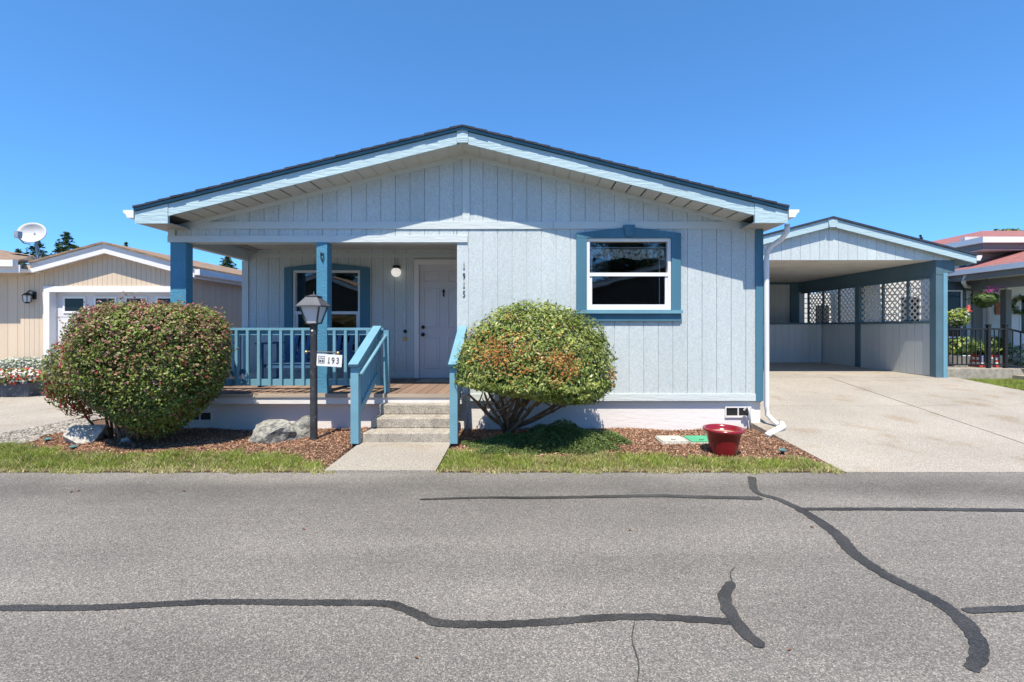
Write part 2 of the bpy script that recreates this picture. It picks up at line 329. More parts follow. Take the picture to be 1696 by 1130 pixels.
# ---- driveway of the blue house: a ramp of slabs
def dz(y): return -.045+.077*(y-4.7) if y < 9.9 else .355+.011*(y-9.9)
drive = MB().box(3.30, 9.34, 4.70, 14.6, -.13, -.10).obj('driveway', M['soil']); tag(drive, kind='structure')
def seamx(y): return 6.29+.1255*(y-7.16)
ys = [4.665, 7.4, 9.88]
for i in range(2):
    for side in (0, 1):
        y0, y1 = ys[i]+.004, ys[i+1]-.004
        if side == 0: q = [(3.20 if i else 3.30, y0), (seamx(y0)-.009, y0), (seamx(y1)-.009, y1), (3.20, y1)]
        else: q = [(seamx(y0)+.009, y0), (9.35 if i else 10.9, y0), (9.35, y1), (seamx(y1)+.009, y1)]
        if i == 1 and side == 0: q = [(3.47, y0)] + q[1:3] + [(3.47, y1)]
        MB().poly([(x, y, dz(y)-.12) for x, y in q]+[(x, y, dz(y)) for x, y in q], [(3,2,1,0),(4,5,6,7),(0,1,5,4),(1,2,6,5),(2,3,7,6),(3,0,4,7)]).obj('concrete_slab', M['conc'], drive)
MB().poly([(3.47,9.885,.24),(9.2,9.885,.24),(9.2,14.9,.24),(3.47,14.9,.24),(3.47,9.885,.358),(9.2,9.885,.358),(9.2,14.9,.41),(3.47,14.9,.41)], [(4,5,6,7),(0,1,5,4),(1,2,6,5),(3,0,4,7)]).obj('concrete_slab', M['conc'], drive)
# neighbour's drive on the left
nd = MB().poly([(-14,4.67,-.15),(-6.91,4.67,-.15),(-6.91,9.8,-.1),(-14,9.8,-.1),(-14,4.67,-.035),(-6.91,4.67,-.035),(-6.91,9.8,.06),(-14,9.8,.06)], [(4,5,6,7),(0,1,5,4),(1,2,6,5)]).obj('neighbour_driveway', M['conc']); tag(nd, kind='structure')
# garden ground (mulch soil) as one gently uneven sheet
def hz(x, y):
    t = min(1, max(0, (y-4.68)/.9)); b = -.042+.045*t*t*(3-2*t)
    return b+.012*math.sin(x*2.1+y)*t+.01*math.sin(x*5.3-y*3)*t-(.07 if -1.98 < x < -.87 else 0)
nx, ny = 120, 24; v = []; f = []
for j in range(ny+1):
    for i in range(nx+1):
        x = -6.905+(3.29+6.905)*i/nx; y = 4.665+(6.62-4.665)*j/ny; v.append((x, y, hz(x, y)))
for j in range(ny):
    for i in range(nx): a = j*(nx+1)+i; f.append((a, a+1, a+nx+2, a+nx+1))
bed = MB().poly(v, f).obj('garden_bed', M['mulchbase'], smooth=True); tag(bed, kind='structure')
MB_ = MB().poly([(-6.905,6.6,.0),(-4.9,6.6,.0),(-4.9,14,.02),(-6.905,14,.02)], [(0,1,2,3)]).obj('side_yard', M['mulchbase']); tag(MB_, kind='structure')
walk = MB().poly([(-2.0,4.67,-.12),(-.86,4.67,-.12),(-.845,5.62,-.1),(-1.95,5.62,-.1),(-2.0,4.67,-.03),(-.86,4.67,-.03),(-.845,5.62,.022),(-1.95,5.62,.022)], [(4,5,6,7),(0,1,5,4),(1,2,6,5),(3,0,4,7)]).obj('front_path', M['conc']); tag(walk, kind='structure')
rl = MB().poly([(9.36,4.7,-.06),(16,4.7,-.06),(16,8.8,.25),(9.36,8.8,.25),(16,16,.27),(9.36,16,.27)], [(0,1,2,3),(3,2,4,5)]).obj('neighbour_lawn', M['turfbase']); tag(rl, kind='structure')

# ---- scattered ground cover
def interp(path, x): return np.interp(x, [p[0] for p in path], [p[1] for p in path])
lawnL = [gnd(a, b, -.02) for a, b in [(-260,736),(0,736),(60,741),(120,752),(200,753),(300,750),(400,749),(480,753),(530,764),(556,777)]]
lawnR = [gnd(a, b, -.02) for a, b in [(742,746),(800,751),(900,755),(1040,752),(1150,757),(1250,757),(1330,760),(1380,769),(1402,779)]]
LL = [(p.x, p.y) for p in lawnL]; LR = [(p.x, p.y) for p in lawnR]
def lawn_top(x):
    return np.where(x < -1.4, np.where(x < LL[-1][0], interp(LL, x), 0), np.where(x > LR[0][0], np.where(x < LR[-1][0], interp(LR, x), 0), 0))
def hzv(x, y):
    t = np.clip((y-4.68)/.9, 0, 1); return -.042+.045*t*t*(3-2*t)+.012*np.sin(x*2.1+y)*t+.01*np.sin(x*5.3-y*3)*t
def blades(x, y, z, h, name, mats, straw, lab):
    n = len(x); a = rng.uniform(0, 6.283, n); w = rng.uniform(.0025, .005, n); lean = rng.normal(0, .5, (n, 2))*h[:, None]
    dx, dy = np.cos(a)*w, np.sin(a)*w
    V = np.stack([np.stack([x-dx, y-dy, z], 1), np.stack([x+dx, y+dy, z], 1), np.stack([x+lean[:,0], y+lean[:,1], z+h], 1)], 1)
    o = npmesh(name, V, np.arange(n*3).reshape(n, 3), mats, (rng.random(n) < straw).astype(int)); return tag(o, lab[0], lab[1], kind='stuff')
n = 150000; x = rng.uniform(-6.85, 3.35, n); y = rng.uniform(4.58, 5.75, n); top = lawn_top(x)+.035*np.sin(x*9)+.03*np.sin(x*23+1)+.02*np.sin(x*47)+rng.normal(0, .03, n)
k = (y < top) & (y > 4.635+.025*np.sin(x*7.3)+.02*np.sin(x*31)+.015*np.sin(x*61)); x, y, top = x[k], y[k], top[k]
patch = .5+.5*np.sin(x*2.7+np.sin(x*6.1)+y*5); edge = np.clip(1-(y-4.66)/.13, 0, 1)+np.clip(1-(top-y)/.1, 0, 1)*.6
blades(x, y, np.maximum(hzv(x, y)-.004, -.05), rng.uniform(.018, .05, len(x))*(1-.3*edge)*(.65+.7*(.5+.5*np.sin(x*17+np.sin(y*40)+np.sin(x*5.3)))), 'lawn_strip', [M['grass'], M['straw']], np.clip(.10+.3*patch*patch+.55*edge, 0, .85), ('strip of short green lawn with dry straw patches along the road', 'grass'))
# sparse grass at the right neighbour
n = 30000; x = rng.uniform(9.38, 12.6, n); y = rng.uniform(7.2, 10.4, n)
blades(x, y, np.where(y < 8.8, -.06+(y-4.7)*.0756, .25), rng.uniform(.03, .06, n), 'neighbour_grass', [M['grass'], M['straw']], .06, ('bright green grass edge beside the far driveway', 'grass'))
# bark chips
n = 85000; x = rng.uniform(-6.3, 3.26, n); y = rng.uniform(4.75, 6.42, n); lt = lawn_top(x)
k = (y > lt-.04) & ~((x > -2.02) & (x < -.83)) & (lt > 0) & (x+6.3 > (6.2-y)*.2+.12*np.sin(y*7)) ; x, y = x[k], y[k]; n = len(x)
N = rng.normal(0, .45, (n, 3)); N[:, 2] = 1
V, F = leaves(np.stack([x, y, hzv(x, y)+rng.uniform(.003, .016, n)], 1), N, rng.uniform(.014, .045, n), rng.uniform(.005, .013, n), .2)
tag(npmesh('bark_mulch', V, F, [M['chip'], M['chip2']], (rng.random(n) < .22).astype(int)), 'reddish brown bark mulch covering the planting beds', 'mulch', kind='stuff')
# pebbles along the neighbour's drive
n = 5200; x = rng.uniform(-6.9, -6.05, n); y = rng.uniform(4.95, 7.8, n); k = (x+6.3 < (6.2-y)*.2+.12*np.sin(y*7)+.1) & (y > lawn_top(x)-.02); x, y = x[k], y[k]; n = len(x)
ico = np.array([(0,0,1),(.9,0,.2),(.28,.85,.2),(-.72,.53,.2),(-.72,-.53,.2),(.28,-.85,.2),(0,0,-.8)]); fi = np.array([(0,1,2),(0,2,3),(0,3,4),(0,4,5),(0,5,1),(6,2,1),(6,3,2),(6,4,3),(6,5,4),(6,1,5)])
sz = rng.uniform(.012, .032, n); an = rng.uniform(0, 6.28, n); sc = np.stack([sz*rng.uniform(.8,1.5,n), sz, sz*.7], 1)
loc = ico[None]*sc[:, None]; ca, sa = np.cos(an)[:, None], np.sin(an)[:, None]
V = np.stack([loc[:,:,0]*ca-loc[:,:,1]*sa+x[:,None], loc[:,:,0]*sa+loc[:,:,1]*ca+y[:,None], loc[:,:,2]+(hzv(x,y)+.008)[:,None]], 2)
F = (fi[None]+np.arange(n)[:,None,None]*7).reshape(-1, 3)
tag(npmesh('gravel', V, F, [M['pebble']], smooth=False), 'grey pebble strip beside the left concrete drive', 'gravel', kind='stuff')

# ================================================================== THE BLUE HOUSE
HX0, HX1, HY, RX = -4.90, 3.37, 6.4, -.755
FY = 5.98                                  # fascia plane
BACKY, HEND = 8.12, 20.0
def roof_top(x): return 4.053-.248*abs(x-RX)
house = thing('manufactured_house', (RX, HY, 0), 'light blue gabled house with dark blue trim and a recessed porch', 'house')
G = .2032
def siding(parent, xs, zb, zt, y, mat, gap=.006, th=.014, hole=None, name='siding_board'):
    for a, b in zip(xs[:-1], xs[1:]):
        a += gap/2; b -= gap/2
        if b-a < .02: continue
        fb = zb if callable(zb) else (lambda x: zb); ft = zt if callable(zt) else (lambda x: zt)
        def piece(x0, x1, l0, l1, h0, h1):
            if x1-x0 > .004 and max(h0-l0, h1-l1) > .01: MB().front([(x0, l0), (x1, l1), (x1, max(h1, l1+.001)), (x0, max(h0, l0+.001))], y-th, th).obj(name, mat, parent)
        if hole and b > hole[0] and a < hole[1]:
            hx0, hx1, h0, h1 = hole
            piece(a, b, fb(a), fb(b), h0, h0); piece(a, b, h1, h1, ft(a), ft(b))
            if a < hx0: piece(a, hx0, h0, h0, h1, h1)
            if b > hx1: piece(hx1, b, h0, h0, h1, h1)
        else: piece(a, b, fb(a), fb(b), ft(a), ft(b))
def grid(x0, x1, ph=-.724, g=G):
    xs = [x0]; k = math.ceil((x0-ph)/g+.05); x = ph+k*g
    while x < x1-.02: xs.append(x); x += g
    return xs+[x1]
# window opening front
WH = (at(971.4,0,HY).x, at(1110.5,0,HY).x, at(0,513.7,HY).z, at(0,395.4,HY).z)
def wall_with_hole(x0, x1, z0, z1, y, th, h):
    return MB().box(x0, h[0], y, y+th, z0, z1).box(h[1], x1, y, y+th, z0, z1).box(h[0], h[1], y, y+th, z0, h[2]).box(h[0], h[1], y, y+th, h[3], z1)
fw = wall_with_hole(-.884, HX1-.01, .38, 2.80, HY, .12, WH).obj('front_wall', M['siding'], house)
siding(fw, grid(-.884, 3.27), .499, 2.793, HY, M['siding'], hole=WH)
gw = MB().front([(HX0+.02, 2.70), (HX1-.02, 2.70), (HX1-.02, 2.84), (RX, 3.86), (HX0+.02, 2.84)], HY+.001, .11).obj('gable_wall', M['siding'], house)
rk = lambda x: 3.79-.248*abs(x-RX)
siding(gw, grid(HX0+.9, RX-.05), 2.894, rk, HY, M['siding']); siding(gw, grid(RX+.05, HX1-.3), 2.894, rk, HY, M['siding'])
siding(gw, grid(HX0+.10, -.888), 2.70, 2.792, HY, M['siding'])
MB().front([(RX-.05, 2.894), (RX+.05, 2.894), (RX+.05, 3.79), (RX-.05, 3.79)], HY-.026, .026).obj('gable_batten', M['trim'], house)
for sgn, xe in ((-1, HX0), (1, HX1)):
    MB().front([(RX, 3.78), (xe, 3.78-.248*abs(xe-RX)), (xe, 3.90-.248*abs(xe-RX)), (RX, 3.90)], HY-.032, .03).obj('rake_trim', M['trim'], house)
MB().box(HX0, .46, HY-.03, HY, 2.793, 2.894).obj('band_board', M['trim'], house)
MB().box(.465, 3.268, HY-.03, HY, 2.793, 2.894).obj('band_board', M['trim'], house)
MB().box(HX0+.002, -.735, HY-.034, HY+.14, 2.607, 2.70).obj('porch_header', M['trim'], house)
MB().box(HX0+.004, HX0+.098, HY-.028, HY, 2.70, 2.793).obj('header_end_trim', M['trim'], house)
MB().box(-.86, 3.268, HY-.03, HY, .405, .499).obj('sill_board', M['trim'], house)
MB().box(3.268, HX1, HY-.034, HY+.06, .40, 2.80).obj('corner_board', M['dark'], house)
MB().box(-4.9, 3.36, HY+.03, HY+.1, -.1, .405).obj('skirting', M['skirt'], house)
MB().box(HX0+.002, -.80, HY-.10, HY+.03, .375, .478).obj('deck_trim', M['skirt'], house)
# side, back walls, inner floor
MB().box(HX1-.12, HX1-.012, HY+.12, HEND, -.1, 2.8).obj('side_wall', M['siding'], house)
MB().box(HX0, HX0+.1, BACKY+.12, HEND, -.1, 2.8).obj('side_wall', M['siding'], house)
MB().box(HX0, HX1-.012, HEND, HEND+.1, -.1, 3.9).obj('back_wall', M['siding'], house)
MB().box(-.884, -.80, HY+.12, BACKY, .3, 2.8).obj('porch_return_wall', M['siding'], house)
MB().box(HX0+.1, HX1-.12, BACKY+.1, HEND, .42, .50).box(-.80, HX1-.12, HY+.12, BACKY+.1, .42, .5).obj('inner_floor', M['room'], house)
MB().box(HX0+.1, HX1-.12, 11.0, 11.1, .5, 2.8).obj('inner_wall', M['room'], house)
# porch back wall
PW = (at(486,0,BACKY).x, at(597.6,0,BACKY).x, at(0,588,BACKY).z, at(0,448,BACKY).z)
DX0, DX1, DZ1 = -1.79, -.93, .53+2.02
bw = wall_with_hole(HX0, DX0-.01, .3, 2.85, BACKY, .12, PW).box(DX0-.01, -.80, BACKY+.002, BACKY+.12, DZ1, 2.85).obj('porch_wall', M['siding'], house)
siding(bw, grid(HX0+.1, DX0-.09, -.80), .62, 2.66, BACKY, M['siding'], hole=PW)
siding(bw, grid(HX0+.1, -.884, -.80), 2.735, 2.85, BACKY, M['siding'])
MB().box(HX0+.1, -.884, BACKY-.022, BACKY, 2.66, 2.735).obj('porch_band', M['trim'], house)
MB().box(HX0+.1, DX0-.09, BACKY-.022, BACKY, .53, .62).obj('porch_base_board', M['trim'], house)
MB().box(HX0-.012, HX0+.1, BACKY-.03, BACKY+.1, .4, 2.60).obj('corner_board', M['trim'], house)
MB().box(HX0+.11, -.80, HY+.14, BACKY, 2.80, 2.84).obj('porch_ceiling', M['soffit'], house)
MB().box(HX0, HX0+.11, HY+.14, BACKY+.1, 2.607, 2.82).obj('porch_side_header', M['trim'], house)
# roof
for sgn, xe in ((-1, -5.02), (1, 3.48)):
    m = MB(); n_ = 26; L = abs(xe-RX)
    for i in range(n_):                    # overlapping shingle courses, each lifted at its lower edge
        a = RX+(xe-RX)*i/n_; b = RX+(xe-RX)*(i+1)/n_; za, zb_ = roof_top(a), roof_top(b)
        r_ = random.uniform(0, .012)
        m.front([(a, za-.024), (b, zb_-.024), (b, zb_+.005), (a, za-.004)] if sgn > 0 else [(b, zb_-.024), (a, za-.024), (a, za-.004), (b, zb_+.005)], FY-.045-r_, HEND+.4-FY)
    m.obj('roof_shingles', M['shingle'], house)
    MB().front([(RX, 4.028), (xe, roof_top(xe)-.025), (xe, roof_top(xe)-.055), (RX, 3.998)], FY-.03, .05).obj('drip_edge', M['dark'], house)
    MB().front([(RX, 3.99), (xe, roof_top(xe)-.064), (xe, roof_top(xe)-.20), (RX, 3.84)], FY+.03, HEND-FY).obj('roof_deck', M['soffit'], house)
    xi = xe-sgn*.43
    MB().front([(RX+sgn*.075, roof_top(RX+.075)-.065), (xi, roof_top(xi)-.065), (xi, roof_top(xi)-.222), (RX+sgn*.075, roof_top(RX+.075)-.222)], FY, .028).obj('rake_fascia', M['fascia'], house)
    MB().front([(xi+sgn*.003, roof_top(xi)-.065), (xe, roof_top(xe)-.065), (xe, roof_top(xe)-.217), (xi+sgn*.003, roof_top(xe)-.217)], FY-.006, .034).obj('fascia_end', M['fascia'], house)
    # vented soffit strips between fascia and wall
    k = 0; st = .2; p = RX+sgn*.02
    sof = MB().front([(RX, 3.847), (xe-sgn*.12, roof_top(xe-sgn*.12)-.208), (xe-sgn*.12, roof_top(xe-sgn*.12)-.2), (RX, 3.853)], FY+.03, HY-FY-.03).obj('soffit', M['room'], house)
    while abs(p-RX) < L-.5:
        q = p+sgn*(st-.022); m = MB()
        m.front([(p, roof_top(p)-.219), (q, roof_top(q)-.219), (q, roof_top(q)-.209), (p, roof_top(p)-.209)], FY+.032, HY-FY-.066)
        m.obj('soffit_panel', M['soffit'], sof); p += sgn*st; k += 1
    MB().box(min(xi, xe), max(xi, xe)-.0, FY+.034, HEND, roof_top(xe)-.212, roof_top(xe)-.20).obj('eave_soffit', M['soffit2'], house)
    MB().box(min(xe, xe-sgn*.02), max(xe, xe-sgn*.02), FY+.03, HEND, roof_top(xe)-.21, roof_top(xe)-.03).obj('eave_fascia', M['fascia'], house)
    g = xe+sgn*.01; zt = roof_top(xe)-.045
    pr = [(g, zt-.10), (g+sgn*.085, zt-.10), (g+sgn*.10, zt-.06), (g+sgn*.135, zt-.03), (g+sgn*.135, zt), (g+sgn*.125, zt), (g+sgn*.12, zt-.025), (g+sgn*.09, zt-.05), (g+sgn*.078, zt-.09), (g+sgn*.012, zt-.09), (g+sgn*.012, zt), (g, zt)]
    gt = MB().front(pr, FY-.01, HEND-FY).obj('gutter', M['white'], house)
    MB().front([pr[i] for i in (0,1,2,3,4,11)], FY-.016, .005).obj('gutter_cap', M['white'], gt)
MB().front([(RX-.072, 3.832), (RX+.072, 3.832), (RX+.072, 3.985), (RX+.03, 4.015), (RX-.03, 4.015), (RX-.072, 3.985)], FY-.012, .04).obj('ridge_cap_board', M['fascia'], house)
# front window
def window(parent, h, y, depth, name='window', valance=False):
    x0, x1, z0, z1 = h; zm = z0+(z1-z0)*.5; w = .042
    fr = MB().box(x0, x1, y-.03, y+.06, z1-w, z1).box(x0, x1, y-.03, y+.06, z0, z0+w).box(x0, x0+w, y-.03, y+.06, z0+w, z1-w).box(x1-w, x1, y-.03, y+.06, z0+w, z1-w).obj(name, M['white'], parent, bevel=.004)
    MB().box(x0+w, x1-w, y-.022, y+.05, zm-.028, zm+.022).obj('meeting_rail', M['white'], fr)
    MB().box(x0+w, x1-w, y-.01, y+.03, z0+w, z0+w+.035).box(x0+w, x0+w+.035, y-.01, y+.03, z0+w+.035, zm-.028).box(x1-w-.035, x1-w, y-.01, y+.03, z0+w+.035, zm-.028).obj('sash', M['white'], fr)
    MB().box(x0+w, x1-w, y+.03, y+.036, zm+.02, z1-w).obj('pane', M['glass'], fr)
    MB().box(x0+w+.034, x1-w-.034, y+.008, y+.014, z0+w+.034, zm-.028).obj('pane', M['glass'], fr)
    return fr
def blue_surround(h, y, xo0, xo1, zt, zpk, zk0, zk1, zs, za, kx):
    x0, x1, z0, z1 = h
    s = MB().front([(xo0, z1+.002), (xo1, z1+.002), (xo1, zt), (kx, zpk), (xo0, zt)], y-.04, .04).front([(xo0, z0), (x0-.002, z0), (x0-.002, z1+.002), (xo0, z1+.002)], y-.038, .038).front([(x1+.002, z0), (xo1, z0), (xo1, z1+.002), (x1+.002, z1+.002)], y-.038, .038).obj('window_surround', M['dark'], house)
    if zk0: MB().front([(kx-.045, zk0), (kx+.045, zk0), (kx+.08, zk1), (kx-.08, zk1)], y-.065, .05).obj('keystone', M['dark'], s)
    MB().box(xo0-.015, xo1+.015, y-.075, y, zs, z0-.004).obj('sill', M['rail'], s)
    MB().box(xo0+.01, xo1, y-.036, y, za, zs).obj('apron', M['dark'], s)
blue_surround(WH, HY-.012, at(953.9,0,HY).x, at(1126,0,HY).x, at(0,387.4,HY).z, at(0,377.5,HY).z, at(0,393,HY).z, at(0,374.5,HY).z, at(0,519.6,HY).z, at(0,532,HY).z, at(1040.5,0,HY).x)
win = window(house, WH, HY+.005, .1)
x0, x1, z0, z1 = WH
m = MB(); n_ = 90; pts = []
for i in range(n_+1):
    u = i/n_; xx = x0+.06+(x1-x0-.12)*u; pts.append((xx, HY+.09+.022*math.sin(u*62)+.012*math.sin(u*141+1), .03*math.sin(u*17)+.012*math.sin(u*62)))
vv = []; ff = []
for i, (a, b, c) in enumerate(pts):
    vv += [(a, HY+.09, z1-.13), (a, b, z1-.27+c*.5)]
    if i: ff.append((2*i-2, 2*i-1, 2*i+1, 2*i))
val = tag(m.poly(vv, ff).obj('window_valance', M['curtain']), 'ruffled floral valance hanging inside the right front window', 'curtain')
bl = thing('window_blind', (1.5, HY+.14, z1-.2), 'raised pale blind with thin cords inside the right front window', 'blind')
MB().box(x0+.05, x1-.05, HY+.052, HY+.062, z1-.125, z1-.112).obj('rail', M['blind'], bl)
for px_ in (981, 1094): MB().box(at(px_,0,HY).x-.006, at(px_,0,HY).x+.006, HY+.05, HY+.056, z0+.06, z1-.125).obj('cord', M['blind'], bl)
# porch window
PS = (at(473,0,BACKY).x, at(613,0,BACKY).x)
blue_surround(PW, BACKY-.012, PS[0], PS[1], at(0,444,BACKY).z, at(0,436,BACKY).z, 0, 0, PW[2]-.05, PW[2]-.17, sum(PS)/2)
window(house, PW, BACKY+.005, .1)
# door
dr = MB().box(DX0, DX1, BACKY+.02, BACKY+.06, .535, DZ1-.02).obj('door', M['door'], house)
for cx in (-1.575, -1.145):
    for za, zb_ in ((.70, 1.25), (1.42, 2.12), (2.22, 2.42)):
        w = .145
        MB().box(cx-w, cx+w, BACKY+.008, BACKY+.02, za, za+.02).box(cx-w, cx+w, BACKY+.008, BACKY+.02, zb_-.02, zb_).box(cx-w, cx-w+.02, BACKY+.008, BACKY+.02, za+.02, zb_-.02).box(cx+w-.02, cx+w, BACKY+.008, BACKY+.02, za+.02, zb_-.02).box(cx-w+.05, cx+w-.05, BACKY+.012, BACKY+.02, za+.05, zb_-.05).obj('door_panel', M['door'], dr, bevel=.004)
for zz, r_ in ((1.43, .032), (1.30, .036)): MB().lathe((DX0+.07, BACKY-.045, zz), [(0,0),(r_*.8,.002),(r_,.02),(r_*.5,.035),(r_*.4,.065)], 14, 'y').obj('knob', M['black'], dr, smooth=True)
MB().front([(-1.36,2.02),(-1.335,2.06),(-1.36,2.11),(-1.385,2.06)], BACKY+.0, .02).tube([(-1.36,BACKY-.005,2.03),(-1.36,BACKY-.005,1.97)], .013).obj('knocker', M['black'], dr)
MB().box(DX0-.085, DX0-.002, BACKY-.035, BACKY+.06, .53, DZ1+.075).box(DX0-.002, DX1+.04, BACKY-.035, BACKY+.06, DZ1-.018, DZ1+.075).obj('door_casing', M['white'], house, bevel=.004)
MB().box(DX0, DX1, BACKY-.05, BACKY+.02, .522, .537).obj('threshold', M['grey_metal'], house)
# porch light, plates, numbers
pl = thing('porch_light', at(656,449,BACKY-.1), 'lit white globe porch light on black wall bracket', 'lamp'); c = at(656,451,BACKY-.12)
MB().lathe(c, [(.001,-.085),(.05,-.07),(.078,-.035),(.085,0),(.075,.04),(.045,.07)], 20).obj('globe', M['globe'], pl, True)
MB().lathe(c+Vector((0,0,.062)), [(.05,0),(.06,.03),(.05,.055),(.001,.06)], 16).box(c.x-.045, c.x+.045, c.y, BACKY-.014, c.z+.06, c.z+.12).obj('bracket', M['black'], pl)
for nm, px_, py_, w, h, mt, lb in (('doorbell_plate',671,522,.03,.11,'frost','narrow pale plate highest beside the front door'),('door_chime',671,549,.065,.065,'black','round black fitting on porch wall beside the front door'),('brass_plate',671,561.5,.07,.07,'brass','small square brass plate under the round black fitting')):
    p = at(px_, py_, BACKY-.02)
    if nm == 'door_chime': o = MB().lathe((p.x, BACKY-.04, p.z), [(0,0),(.03,.003),(.034,.026)], 16, 'y').obj(nm, M[mt])
    else: o = MB().front([(p.x-w/2,p.z-h/2+.01),(p.x-w/2+.01,p.z-h/2),(p.x+w/2-.01,p.z-h/2),(p.x+w/2,p.z-h/2+.01),(p.x+w/2,p.z+h/2-.01),(p.x+w/2-.01,p.z+h/2),(p.x-w/2+.01,p.z+h/2),(p.x-w/2,p.z+h/2-.01)], BACKY-.03, .016).obj(nm, M[mt])
    tag(o, lb, 'wall plate')
def digit(parent, ch, cx, zb_, h, y, mat, name='digit', rot=0, wx=.7, ext=.003):
    v, f = text_mesh(ch, h*1.38, ext)
    if ch == '1':                      # foot serif
        n = len(v); w = h*.22; v += [(-w,0,-ext),(w,0,-ext),(w,h*.09,-ext),(-w,h*.09,-ext),(-w,0,ext),(w,0,ext),(w,h*.09,ext),(-w,h*.09,ext)]
        f += [tuple(i+n for i in q) for q in ((0,3,2,1),(4,5,6,7),(0,1,5,4),(1,2,6,5),(2,3,7,6),(3,0,4,7))]
    ca, sa = math.cos(rot), math.sin(rot)
    return MB().poly([(cx+(a*wx)*ca-b*sa, y-c_, zb_+(a*wx)*sa+b*ca) for a, b, c_ in v], f).obj(name, mat, parent)
hn = thing('house_number', at(768.5,492,HY-.02), 'black house number 1915 stacked vertically beside the porch', 'number')
for ch, y1_ in (('1',446.5),('9',463),('1',477.5),('5',492.5)): digit(hn, ch, at(768.8,0,HY).x, at(0,y1_,HY).z, .092, HY-.02, M['ink'], wx=.62)
# skirting vents
for (a, b, c_, d, lb) in ((1200,1243.5,673,691.4,'crawl space vent in white skirting behind the red pot'),(311.6,352.5,681,698,'crawl space vent in white skirting behind the left round bush')):
    p, q = at(a, d, HY+.03), at(b, c_, HY+.03); y = HY+.03; vt = thing('skirting_vent', ((p.x+q.x)/2, y, p.z), lb, 'vent'); mx = (p.x+q.x)/2
    MB().box(p.x, q.x, y-.02, y-.002, q.z-.02, q.z).box(p.x, q.x, y-.02, y-.002, p.z, p.z+.025).box(p.x, p.x+.018, y-.02, y-.002, p.z+.025, q.z-.02).box(q.x-.018, q.x, y-.02, y-.002, p.z+.025, q.z-.02).box(mx-.008, mx+.008, y-.018, y-.002, p.z+.025, q.z-.02).obj('frame', M['skirt'], vt)
    MB().box(p.x+.018, q.x-.018, y-.006, y-.003, p.z+.025, q.z-.02).obj('mesh_screen', M['black'], vt)
# faucet pipe
fp = thing('faucet_pipe', (3.2, 6.37, 0), 'thin grey water pipe with tap rising beside the skirting vent', 'pipe')
MB().tube([at(1243.8,716,6.36), at(1240,674,6.36)], .014, 8).obj('pipe', M['grey_metal'], fp, True)
p = at(1238.5,677,6.34); MB().tube([p+Vector((-.05,0,-.02)), p+Vector((-.04,-.01,.01)), p+Vector((.0,0,.01))], .014, 8).lathe(p+Vector((-.01,-.03,.02)), [(0,0),(.025,0),(.025,.01),(0,.01)], 10).obj('tap', M['frost'], fp)
# downspout (part of the house)
xd = at(1265,0,HY).x
e = at(1278,395,6.15)
ds = MB().tube([(3.56,6.12,2.80),(3.56,6.13,2.70),(3.53,6.2,2.62),(3.45,6.30,2.55),(3.415,6.345,2.48),(3.405,6.35,2.36),(3.405,6.35,.34),(3.41,6.34,.22),(3.46,6.30,.15),(3.50,6.22,.10)], .034, 10).obj('downspout', M['white'], house, True)
dx = MB().tube([(3.53,6.20,.125),(3.49,6.10,.105),(3.19,5.93,.03)], .041, 12).obj('downspout_extension', M['white'], house, True)

# ---- porch: columns, deck, rails
def column(x0, x1, y0, y1, z0, z1, lb):
    m = MB().box(x0, x1, y0, y1, z0, z1).obj('porch_column', M['rail' if 0 else 'dark2'], house, bevel=.006); m['label'] = lb
M['dark2'] = pm('column paint', (.075,.245,.37), .5, .08, 3, .9, 45, fine=.1, fscale=70)
column(at(283.5,0,HY).x, at(309.6,0,HY).x, HY-.02, HY+.12, .50, 2.607, 'wide blue left corner column')
column(at(526,0,HY).x, at(543.8,0,HY).x, HY-.04, HY+.12, .50, 2.607, 'blue middle column')
k = at(536,427,HY); 
tag(MB().tube([k+Vector((-.02,-.05,.06)), k+Vector((.02,-.055,.05)), k+Vector((.025,-.055,-.01)), k+Vector((-.005,-.05,-.03)), k+Vector((.015,-.05,-.07)), k+Vector((-.015,-.048,-.02)), k+Vector((-.02,-.05,.06))], .007, 6).obj('hook_ornament', M['black']), 'small black iron hook high on the middle porch column', 'hook')
deck = MB().box(HX0+.02, -.80, HY-.06, BACKY, .40, .478).obj('porch_deck', M['deck_edge'], house)
xx = HX0+.01
while xx < -.83:
    x2 = min(xx+.138, -.80); MB().box(xx, x2-.006, HY-.085+random.uniform(-.006,.006), BACKY-.03, .482, .515+random.uniform(-.002,.002)).obj('deck_plank', M['deck'], deck); xx += .138
MB().box(HX0, -.735, HY-.118, HY-.093, .465, .512).obj('deck_nosing', M['deck_edge'], house)
def railing_front(x0, x1, y, z0=.515, z1=1.42, n=None):
    r = MB().box(x0, x1, y-.045, y+.045, z1-.035, z1).obj('railing', M['rail'], house); MB().box(x0, x1, y-.018, y+.018, z1-.10, z1-.036).obj('top_rail', M['rail'], r); MB().box(x0, x1, y-.018, y+.018, z0+.10, z0+.19).obj('bottom_rail', M['rail'], r)
    xb = x0+.08
    while xb < x1-.04:
        MB().box(xb, xb+.038, y-.056, y-.0185, z0+.105, z1-.037).obj('baluster', M['rail'], r); xb += .154
    return r
YR = HY+.0
railing_front(at(309.6,0,HY).x+.004, at(526,0,HY).x-.004, YR)
railing_front(at(543.8,0,HY).x+.004, -1.90, YR)
MB().box(-1.895, -1.825, YR-.05, YR+.03, .515, 1.385).obj('railing_post', M['rail'], house)
r = MB().box(HX0+.01, HX0+.10, HY+.125, BACKY-.03, 1.385, 1.42).obj('railing', M['rail'], house); MB().box(HX0+.035, HX0+.07, HY+.125, BACKY-.03, .62, .70).obj('bottom_rail', M['rail'], r)
yb = HY+.2
